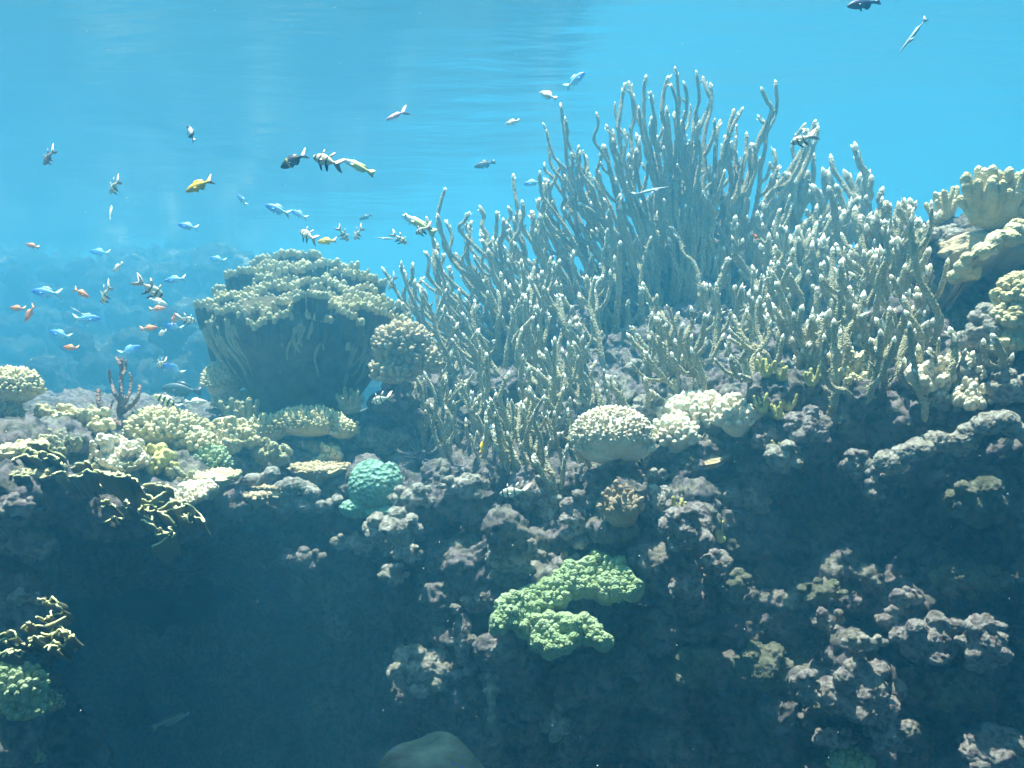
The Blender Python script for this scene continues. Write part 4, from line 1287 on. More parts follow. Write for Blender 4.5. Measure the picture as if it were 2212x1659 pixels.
rock('dark rock foot under the lobed round coral', 872, 868, 130, 110, 'live_rock', 90, d=2.62)


# ------------------------------------------------------------------ turquoise dome coral and its foot
def build_dome():
    d = 2.30
    root = empty('dome_coral', P(803, 1060, d), 'turquoise dome coral with a honeycomb surface', 'coral')
    iv, if_ = ico(6)
    sh = MB()
    r = np.array([PX(50, d), PX(46, d), PX(58, d)])
    v = iv * (1 + .05 * fbm(iv * 2, 2) + .045 * (.5 - worley(iv * 7.5)))[:, None]
    sh.add(P(803, 1050, d) + v * r, if_)
    sh.build('dome', MAT['coral_turquoise'], root)
    iv, if_ = ico(5)
    for u, vv, w, h, nm in [(770, 1098, 36, 22, 'skirt'), (822, 1105, 44, 16, 'skirt'), (843, 1045, 26, 46, 'lobe')]:
        mb = MB()
        v = iv * (1 + .14 * fbm(iv * 2.4 + u, 3) + .04 * (.5 - worley(iv * 8)))[:, None]
        mb.add(P(u, vv, d - .01) + v * (PX(w, d), PX(w * .8, d), PX(h, d)), if_)
        mb.build(nm, MAT['coral_turquoise'], root)


build_dome()


# ------------------------------------------------------------------ scroll corals: thin wavy sheets with pale yellow rims
def sheet(path, drop_, back, thick):
    n = len(path)
    t = np.gradient(path, axis=0)
    nrm = np.cross(t, np.array([0, 0, 1.0]))
    nrm /= np.linalg.norm(nrm, axis=1)[:, None] + 1e-9
    rows = 6
    V = []
    for side in (1, -1):
        for i in range(rows):
            s = i / (rows - 1)
            c = path.mean(0)
            q = path + np.array([0, back * s ** 1.3, -drop_ * s]) + (c - path) * .35 * s ** 1.5 * np.array([1, 1, 0])
            V.append(q + nrm * thick * side * .5)
    V = np.concatenate(V)
    f = []
    for o_ in (0, rows * n):
        for i in range(rows - 1):
            for k in range(n - 1):
                f.append((o_ + i * n + k, o_ + i * n + k + 1, o_ + (i + 1) * n + k + 1, o_ + (i + 1) * n + k))
    for k in range(n - 1):
        f.append((k, k + 1, rows * n + k + 1, rows * n + k))
    return V, f


def scroll(label, rims, f, dist, dr, seed):
    rg = np.random.default_rng(seed)
    allp = [[f(*map(float, t.split(','))) for t in s.split()] for s in rims]
    mu = np.mean([q for b in allp for q in b], axis=0)
    root = empty('scroll_coral', P(mu[0], mu[1] + 60, dist), label, 'coral', 'scroll corals with yellow rims')
    lo = min(q[1] for b in allp for q in b)
    more = []
    for b in allp:
        more.append(b)
        for k in range(1):
            du, dv, sc = rg.uniform(-26, 26), rg.uniform(-12, 16), rg.uniform(.45, .8)
            cu, cv = np.mean([q[0] for q in b]), np.mean([q[1] for q in b])
            more.append([(cu + du + (q[0] - cu) * sc, cv + dv + (q[1] - cv) * sc * rg.uniform(.6, 1.6)) for q in b])
    for b in more:
        vm = np.mean([q[1] for q in b])
        d = dist - (vm - lo) * .0011 + rg.uniform(-.015, .015)
        m = len(b)
        pts = [P(q[0], q[1], d + .025 * math.sin(i * 1.9 + vm)) for i, q in enumerate(b)]
        path = catmull(pts, .006)
        path = path + np.stack([noise(path * 40), noise(path * 36 + 7) * 2.5, noise(path * 44 + 3) * 1.3], 1) * .006
        mb = MB()
        mb.add(*sheet(path, dr * rg.uniform(.25, .55), .045, .0022))
        sh = mb.build('fold', MAT['scroll_skin'], root)
        rb = MB()
        rb.add(*tube(path, .0016, 6, bump=.25, rng=rg))
        ro = rb.build('rim', MAT['scroll_rim'], None, origin=np.array(root.location))
        ro.location = (0, 0, 0)
        ro.parent = sh


def _z8(a, b): return a * .275, 774.3 + b * .275
def _z9(a, b): return a * .325, 1216.6 + b * .325
scroll('broad scroll coral with yellow rims along the left shelf edge', ['180,680 250,665 340,670 430,730 520,785', '100,800 150,760 250,760 280,790 350,790 420,800 500,840', '110,900 190,910 260,935 330,940', '420,905 520,910 630,915 690,885 770,905', '760,885 830,890 890,915 940,890 985,905', '930,930 1000,935 1070,970', '560,850 600,845 650,848'], _z8, 1.74, .11, 1)
scroll('scroll coral with tangled yellow rims hanging over the dark hollow', ['1040,1000 1100,1030 1180,1010 1280,1000 1360,1015', '940,1050 1000,1100 1050,1120 1070,1070 1130,1055 1200,1090 1250,1060 1330,1035', '1000,1135 1080,1140 1150,1160 1180,1190', '1100,1130 1140,1105 1200,1120 1280,1145', '960,1155 1040,1180 1120,1220 1175,1255', '1110,1190 1200,1195 1205,1215 1290,1165 1340,1135 1420,1140', '1290,1190 1370,1200 1440,1240 1500,1290', '1340,1170 1400,1180 1490,1195 1450,1230', '1450,1165 1530,1190 1590,1240 1585,1275 1530,1250', '1120,1270 1200,1310 1250,1340 1240,1370 1310,1370', '1340,1340 1370,1380 1300,1420 1220,1455', '880,1250 930,1248 980,1250', '800,1170 860,1150 900,1160'], _z8, 1.80, .09, 2)
scroll('scroll coral with looped yellow rims low at the left edge', ['300,265 340,245 385,270 330,275', '355,355 400,330 395,290 370,300', '210,415 290,410 360,380 430,378', '190,500 240,480 300,490 340,455 400,455 450,470 465,490 440,500', '200,505 280,500 310,525 370,525 420,545 390,550', '140,425 165,422 190,425', '230,370 270,366 310,370', '0,460 60,455 100,490 60,500', '0,595 60,580 110,565 140,575 100,585', '110,535 140,525 165,525'], _z9, 1.58, .07, 3)


# ------------------------------------------------------------------ flat plate, folded plate, brown branching coral, urchin
def build_plates():
    knob_patch('bright greenish white plate coral jutting from the left shelf over the dark hollow', [[(358, 1086), (400, 1090), (442, 1074), (474, 1050), (452, 1038), (400, 1044), (372, 1060)]], 'coral_white', 8, 99, name='plate_coral', step=6.5, tall=.4, lift=.0, d=1.88, slope=1.3, bumpy=.0)
    rock('jagged pale rock blade stretching right from the bright plate coral', 520, 1040, 150, 40, 'pale_rock', 81, path=[(462, 1055), (500, 1045), (540, 1036), (590, 1026)], d=2.15, out=.3, name='rock_blade')

    # folded plate at the right edge: a thick curled sheet with a pale lumpy rim
    root = empty('folded_coral', P(2160, 600, 2.2), 'folded cream plate coral with a thick rolled rim at the right edge', 'coral')
    rim = [(2082, 600, -.04), (2095, 575, -.10), (2120, 550, -.12), (2150, 528, -.12), (2185, 510, -.10), (2225, 495, -.05), (2260, 490, .05)]
    path = catmull([P(a, b, 2.2 + c) for a, b, c in rim], .006)
    rg = np.random.default_rng(4)
    mb = MB()
    mb.add(*sheet(path, .12, .26, .02))
    mb.build('plate', MAT['coral_tan'], root)
    balls = []
    for q in path[::2]:
        r = rg.uniform(.012, .026)
        balls.append((q + rg.normal(0, .010, 3) + np.array([0, .012, 0]), np.array([r, r, r * .9])))
    me = smooth_displace(remeshed(balls, .0035), .006, .03, 3)
    mb = MB()
    mb.add(np.array([q.co[:] for q in me.vertices]), [tuple(q.vertices) for q in me.polygons])
    mb.build('rim', MAT['coral_cream'], root)
    top = MB()
    iv, if_ = ico(5)
    top.add(P(2150, 545, 2.3) + iv * (1 + .2 * fbm(iv * 2.2 + 3, 3))[:, None] * (.14, .12, .06), if_)
    top.build('mound', MAT['coral_tan'], root)
    # shelf plate under the cream knobbly coral
    o = empty('plate_coral', P(1530, 985, 2.1), 'tan scalloped plate coral under the cream knobbly coral', 'coral')
    rg = np.random.default_rng(8)
    path = catmull([P(a, b, 2.17 + c) for a, b, c in [(1455, 965, .08), (1480, 990, .03), (1520, 1003, 0), (1560, 995, 0), (1585, 970, .05), (1595, 945, .10)]], .006)
    path = path + np.stack([noise(path * 22) * .006, noise(path * 20) * .01, noise(path * 26) * .004], 1)
    V, f = [], []
    n = len(path)
    c = P(1525, 930, 2.2)
    for i, s in enumerate(np.linspace(0, 1, 10)):
        V.append(path * (1 - s) + c * s + np.array([0, 0, -.02 * math.sin(s * 3)]) + (noise(path * 12 + s * 3) * .008)[:, None])
    for i, s in enumerate(np.linspace(0, 1, 10)):
        V.append(path * (1 - s) + c * s + np.array([0, 0, -.02 * math.sin(s * 3) - .012]) + (noise(path * 12 + s * 3) * .008)[:, None])
    for o_ in (0, 10):
        for i in range(9):
            for k in range(n - 1):
                f.append(((o_ + i) * n + k, (o_ + i) * n + k + 1, (o_ + i + 1) * n + k + 1, (o_ + i + 1) * n + k))
    for k in range(n - 1):
        f.append((k, k + 1, 10 * n + k + 1, 10 * n + k))
    mb = MB()
    mb.add(np.concatenate(V), f)
    mb.build('plate', MAT['coral_tan'], o)


build_plates()


def build_branching():
    rg = np.random.default_rng(14)
    d = 2.1
    root = empty('branching_coral', P(265, 915, d), 'brown branching coral like a small leafless tree on the left shelf', 'coral')
    brs = [('trunk', [(268, 925), (255, 915), (235, 905), (222, 890), (214, 868), (212, 842)], 8), ('trunk', [(268, 925), (258, 890), (262, 860), (262, 820), (262, 775)], 7), ('branch', [(262, 880), (275, 860), (283, 830), (281, 805)], 5),
           ('branch', [(265, 890), (285, 875), (298, 858), (302, 832)], 6), ('branch', [(260, 868), (248, 850), (238, 820), (236, 800)], 5), ('branch', [(262, 815), (272, 795), (271, 778)], 4), ('branch', [(225, 892), (238, 880), (244, 865)], 4), ('branch', [(262, 790), (254, 778), (250, 772)], 4), ('branch', [(270, 920), (284, 910), (287, 890)], 5)]
    for nm, b, w in brs:
        path = catmull([P(a, c, d + .02 * math.sin(i + a)) for i, (a, c) in enumerate(b)], .006)
        mb = MB()
        mb.add(*tube(path, PX(w, d) * np.linspace(1, .55, len(path)), 8, bump=.18, rng=rg))
        for k in range(int(len(path) * .8)):
            i = rg.integers(2, len(path))
            dr = rg.normal(size=3)
            dr[2] += .6
            dr /= np.linalg.norm(dr)
            mb.add(*cone_bud(rg, path[i], dr, PX(w, d) * .35, PX(w, d) * 1.0))
        mb.build(nm, MAT['gorgonian'], root)


build_branching()


def build_urchin():
    rg = np.random.default_rng(31)
    c = P(912, 992, 2.46)
    root = empty('sea_urchin', c, 'black sea urchin with long pale needle spines below the staghorn', 'sea urchin')
    iv, if_ = ico(3)
    mb = MB()
    mb.add(c + iv * (.028, .028, .022), if_)
    mb.build('body', MAT['urchin_body'], root)
    k = 0
    while k < 60:
        p = rg.normal(size=3)
        p /= np.linalg.norm(p)
        if p[1] > .6 or (p[2] > .5 and rg.random() < .6):
            continue
        L = rg.uniform(.045, .105)
        mb = MB()
        mb.add(*tube(np.array([c + p * .02, c + p * (.02 + L * .5), c + p * (.02 + L)]), [.0014, .001, .0003], 5))
        mb.build('spine', MAT['spine'], root)
        k += 1


build_urchin()
# ------------------------------------------------------------------ fish
def band_mat(name, stops, axis='X', rough=.45, speck=None):
    """colours in bands along one axis of the fish (head at +0.5, tail root at -0.3)"""
    m = bpy.data.materials.new(name)
    m.use_nodes = True
    nt = m.node_tree
    b = nt.nodes['Principled BSDF']
    tc = nt.nodes.new('ShaderNodeTexCoord')
    sx = nt.nodes.new('ShaderNodeSeparateXYZ')
    nt.links.new(tc.outputs['Object'], sx.inputs[0])
    mr = nt.nodes.new('ShaderNodeMapRange')
    lo, hi = (.5, -.5) if axis == 'X' else (-.25, .25)
    mr.inputs[1].default_value, mr.inputs[2].default_value = lo, hi
    nz = nt.nodes.new('ShaderNodeTexNoise')
    nz.inputs['Scale'].default_value = 9
    nt.links.new(tc.outputs['Object'], nz.inputs['Vector'])
    ad = nt.nodes.new('ShaderNodeMath')
    ad.operation = 'MULTIPLY_ADD'
    ad.inputs[1].default_value = .05
    nt.links.new(nz.outputs['Fac'], ad.inputs[0])
    nt.links.new(sx.outputs[axis], ad.inputs[2])
    nt.links.new(ad.outputs[0], mr.inputs[0])
    cr = nt.nodes.new('ShaderNodeValToRGB')
    el = cr.color_ramp.elements
    while len(el) < len(stops):
        el.new(.5)
    for e, (p, c) in zip(el, stops):
        e.position = p
        e.color = (*c, 1)
    nt.links.new(mr.outputs[0], cr.inputs[0])
    nt.links.new(cr.outputs[0], b.inputs['Base Color'])
    b.inputs['Roughness'].default_value = rough
    b.inputs['Specular IOR Level'].default_value = .4
    MAT[name] = m
    return m


BK, CR, WH = (.045, .045, .045), (.80, .76, .54), (.86, .86, .82)


def bars(base, dark, spots, w=.017):
    out = [(0, base)]
    for p in spots:
        out += [(p - w - .012, base), (p - w, dark), (p + w, dark), (p + w + .012, base)]
    return out


band_mat('fish_barred', bars(CR, BK, [.09, .26, .50]))
band_mat('fish_fin_pale', [(0, (.70, .64, .50)), (1, (.74, .62, .52))])
band_mat('fish_fin_black', [(0, (.02, .02, .03)), (1, (.10, .12, .16))])
band_mat('fish_reddish', bars((.48, .30, .24), (.05, .03, .03), [.09, .26, .50]))
band_mat('fish_yellow', [(0, (.86, .44, .05)), (.2, (.88, .62, .02)), (.75, (.88, .60, .03)), (1, (.90, .52, .22))])
band_mat('fish_dark', [(0, (.05, .05, .03)), (.24, (.07, .06, .04)), (.27, (.62, .52, .10)), (.31, (.62, .52, .10)), (.34, (.06, .05, .04)), (1, (.05, .05, .06))])
band_mat('fish_fin_dark', [(0, (.04, .04, .05)), (1, (.05, .05, .06))])
band_mat('fish_tail_white', [(0, (.8, .78, .7)), (1, (.85, .80, .72))])
band_mat('fish_wrasse', [(0, (.55, .78, .85)), (.22, (.62, .82, .80)), (.38, (.70, .70, .25)), (1, (.72, .70, .32))])
band_mat('fish_humbug', [(0, (.05, .06, .16)), (.20, (.06, .06, .18)), (.26, WH), (.52, WH), (.58, BK), (.80, BK), (.86, (.55, .7, .75)), (1, (.6, .7, .75))])
band_mat('fish_orange', [(0, (.80, .22, .07)), (.5, (.86, .34, .12)), (1, (.84, .42, .22))])
band_mat('fish_pink', [(0, (.66, .40, .44)), (.5, (.72, .46, .46)), (1, (.70, .50, .52))])
band_mat('fish_white', [(0, (.82, .76, .56)), (.4, (.86, .82, .66)), (1, (.84, .78, .62))])
band_mat('fish_blue_white', [(0, (.08, .18, .72)), (.3, (.16, .38, .80)), (.6, (.34, .62, .76)), (1, (.5, .72, .70))])
band_mat('fish_sergeant', bars((.80, .80, .42), BK, [.20, .36, .52, .68], .03))
band_mat('fish_silver', [(0, (.30, .40, .40)), (1, (.40, .48, .46))])
band_mat('fish_green_dark', [(0, (.06, .09, .08)), (1, (.08, .11, .10))])
band_mat('fish_navy', [(0, (.05, .05, .12)), (.5, (.03, .04, .12)), (1, (.04, .05, .14))])
band_mat('fish_lined', [(0, (.18, .26, .24)), (.36, (.22, .32, .30)), (.40, (.50, .60, .50)), (.44, (.20, .30, .28)), (.50, (.20, .30, .28)), (.54, (.52, .62, .52)), (.58, (.2, .3, .28)), (.64, (.5, .6, .5)), (.68, (.2, .3, .28)), (1, (.3, .4, .36))], axis='Z')
material('fish_eye', [(.01, .01, .012), (.02, .02, .02)], 5, rough=.15, spec=.6)

# half heights of the body above and below the middle line, along its length
SHAPES = {
    'deep': ([.50, .46, .38, .26, .12, -.02, -.14, -.22, -.30], [.00, .055, .115, .165, .18, .155, .10, .052, .045], [.00, .05, .105, .15, .17, .15, .10, .052, .045], .36),
    'oval': ([.50, .46, .38, .26, .12, -.02, -.14, -.22, -.30], [.01, .05, .10, .14, .15, .13, .09, .05, .04], [.01, .045, .09, .125, .14, .125, .085, .05, .04], .42),
    'long': ([.50, .46, .38, .26, .12, -.02, -.14, -.22, -.32], [.005, .035, .065, .088, .095, .085, .065, .045, .036], [.005, .03, .06, .085, .092, .082, .062, .044, .036], .55),
    'slim': ([.50, .46, .38, .26, .12, -.02, -.14, -.25, -.36], [.004, .012, .02, .028, .030, .028, .022, .015, .010], [.004, .010, .018, .026, .028, .026, .02, .014, .010], .8),
}


def fish_body(shape):
    x, up, dn, wd = SHAPES[shape]
    t = np.linspace(0, 1, 26)
    s = np.linspace(0, 1, len(x))
    X, U, D = np.interp(t, s, x), np.interp(t, s, up), np.interp(t, s, dn)
    n = 16
    a = np.linspace(0, 2 * math.pi, n, endpoint=False)
    V = []
    for i in range(len(t)):
        hz = np.where(np.sin(a) > 0, U[i], D[i])
        V.append(np.stack([np.full(n, X[i]), np.cos(a) * (U[i] + D[i]) * .5 * wd, np.sin(a) * hz], 1))
    f = [(i * n + k, i * n + (k + 1) % n, (i + 1) * n + (k + 1) % n, (i + 1) * n + k) for i in range(len(t) - 1) for k in range(n)]
    f += [tuple(range(n))[::-1], tuple((len(t) - 1) * n + k for k in range(n))]
    return np.concatenate(V), f


def blade(pts, thick=.006, y=0.0, splay=0.0):
    """a fin: an outline in the x-z plane, thicker in its middle"""
    q = np.array([(a, y, b) for a, b in pts], float)
    q[:, 1] += splay * np.linalg.norm(q[:, [0, 2]] - q[0, [0, 2]], axis=1)
    c = q.mean(0)
    m = len(q)
    v = np.vstack([q, c + (0, thick, 0), c - (0, thick, 0)])
    f = [(k, (k + 1) % m, m) for k in range(m)] + [((k + 1) % m, k, m + 1) for k in range(m)]
    return v, f


FINS = {
    'plain': [('dorsal_fin', [(.22, .13), (.10, .21), (-.05, .20), (-.18, .13), (-.22, .07), (0, .12)]), ('anal_fin', [(.02, -.13), (-.06, -.20), (-.17, -.14), (-.21, -.06)]), ('pelvic_fin', [(.18, -.13), (.10, -.22), (.08, -.14)])],
    'low': [('dorsal_fin', [(.26, .08), (.20, .12), (-.15, .12), (-.26, .07), (-.24, .04), (.1, .08)]), ('anal_fin', [(.04, -.08), (0, -.12), (-.18, -.10), (-.24, -.04)])],
    'long': [('dorsal_fin', [(.24, .14), (.20, .30), (.17, .33), (.15, .15)]), ('second_dorsal_fin', [(.00, .13), (-.14, .29), (-.23, .33), (-.18, .23), (-.12, .09)]), ('pelvic_fin', [(.24, -.13), (.10, -.31), (.02, -.35), (.06, -.25), (.12, -.14)]), ('anal_fin', [(.02, -.13), (-.10, -.29), (-.17, -.33), (-.15, -.22), (-.12, -.10)])],
}
TAILS = {
    'fan': [(-.28, .04), (-.42, .10), (-.50, .11), (-.47, 0), (-.50, -.11), (-.42, -.10), (-.28, -.04)],
    'fork': [(-.28, .04), (-.42, .13), (-.54, .20), (-.44, .04), (-.41, 0), (-.44, -.04), (-.54, -.20), (-.42, -.13), (-.28, -.04)],
    'lyre': [(-.28, .04), (-.38, .12), (-.50, .20), (-.68, .24), (-.52, .10), (-.36, 0), (-.52, -.10), (-.68, -.24), (-.50, -.20), (-.38, -.12), (-.28, -.04)],
    'slim': [(-.34, .01), (-.44, .06), (-.50, .07), (-.45, 0), (-.50, -.07), (-.44, -.06), (-.34, -.01)],
}
KINDS = {
    # body shape, fins, tail, body material, fin material, tail material
    'barred': ('deep', 'long', 'lyre', 'fish_barred', 'fish_fin_pale', 'fish_fin_pale'),
    'reddish': ('deep', 'long', 'lyre', 'fish_reddish', 'fish_reddish', 'fish_fin_pale'),
    'yellow': ('oval', 'plain', 'fork', 'fish_yellow', 'fish_yellow', 'fish_yellow'),
    'surgeon': ('deep', 'plain', 'fork', 'fish_dark', 'fish_fin_dark', 'fish_tail_white'),
    'wrasse': ('long', 'low', 'fan', 'fish_wrasse', 'fish_wrasse', 'fish_wrasse'),
    'humbug': ('oval', 'plain', 'fan', 'fish_humbug', 'fish_fin_dark', 'fish_silver'),
    'orange': ('oval', 'plain', 'fork', 'fish_orange', 'fish_orange', 'fish_orange'),
    'pink': ('long', 'low', 'lyre', 'fish_pink', 'fish_pink', 'fish_pink'),
    'white': ('oval', 'plain', 'fan', 'fish_white', 'fish_white', 'fish_white'),
    'blue': ('oval', 'plain', 'fork', 'fish_blue_white', 'fish_blue_white', 'fish_blue_white'),
    'sergeant': ('oval', 'plain', 'fork', 'fish_sergeant', 'fish_fin_pale', 'fish_silver'),
    'slim': ('slim', 'low', 'slim', 'fish_silver', 'fish_silver', 'fish_silver'),
    'dark': ('oval', 'plain', 'fan', 'fish_green_dark', 'fish_fin_dark', 'fish_fin_dark'),
    'navy': ('oval', 'plain', 'fan', 'fish_navy', 'fish_fin_dark', 'fish_fin_dark'),
    'lined': ('long', 'low', 'fan', 'fish_lined', 'fish_lined', 'fish_lined'),
}
_fish_me = {}


def piece(key, vf, mat):
    k = (key, mat)
    if k not in _fish_me:
        me = bpy.data.meshes.new(key)
        me.from_pydata([tuple(q) for q in np.asarray(vf[0])], [], vf[1])
        me.polygons.foreach_set('use_smooth', np.ones(len(me.polygons), bool))
        me.materials.append(MAT[mat])
        _fish_me[k] = me
    return _fish_me[k]


def fish(kind, u, v, ln, ang, d, label, yaw=0, group=None):
    shape, fins, tail, bm, fm, tm = KINDS[kind]
    if group in (GB, GO, GU):
        ln *= 1.12 if group == GB else 1.25
        d *= 1.12 if group == GU else 1.0
    root = empty('fish', P(u, v, d), label, 'fish', group)
    a, y = R(ang), R(yaw)
    h = Vector((math.cos(a) * math.cos(y), math.sin(y), math.sin(a) * math.cos(y)))
    up = Vector((0, 0, 1)) + Vector((.25 if math.cos(a) < 0 else -.25, 0, 0)) * (1 if math.sin(a) > 0 else -1)
    z = (up - h * up.dot(h)).normalized()
    yv = z.cross(h)
    s = PX(ln, d) / (1.0 if tail != 'lyre' else 1.1) / max(.35, math.cos(y))
    m = Matrix((h, yv, z)).transposed().to_4x4()
    root.rotation_euler = m.to_euler()
    root.scale = (s, s, s)
    link('body', piece('body_' + shape, fish_body(shape), bm), root)
    if ln >= 18:
        for nm, pts in FINS[fins]:
            k = dict(long=1, low=1, plain=1)[fins]
            if shape == 'slim':
                pts = [(p, q * .35) for p, q in pts]
            mt = fm
            if kind == 'barred' and nm in ('pelvic_fin', 'anal_fin'):
                mt = 'fish_fin_black'
            link(nm, piece(nm + fins + shape, blade(pts), mt), root)
        for sd in (1, -1):
            w = SHAPES[shape][3] * .16
            link('pectoral_fin', piece('pect%d%s' % (sd, shape), blade([(.22, -.02), (.14, .00), (.07, -.04), (.12, -.07)], .003, sd * w * (.95 if shape != 'slim' else .15), sd * .28), fm), root)
            iv, if_ = ico(2)
            ey = SHAPES[shape][3] * (.10 if shape == 'deep' else .085 if shape == 'oval' else .055 if shape == 'long' else .014)
            link('eye', piece('eye%d%s' % (sd, shape), (iv * (.026 if shape != 'slim' else .009) + np.array([.40, sd * ey * .9, .03 if shape != 'slim' else .005]), [tuple(q) for q in if_]), 'fish_eye'), root)
    link('tail_fin', piece('tail_' + tail, blade(TAILS[tail]), tm), root)
    return root


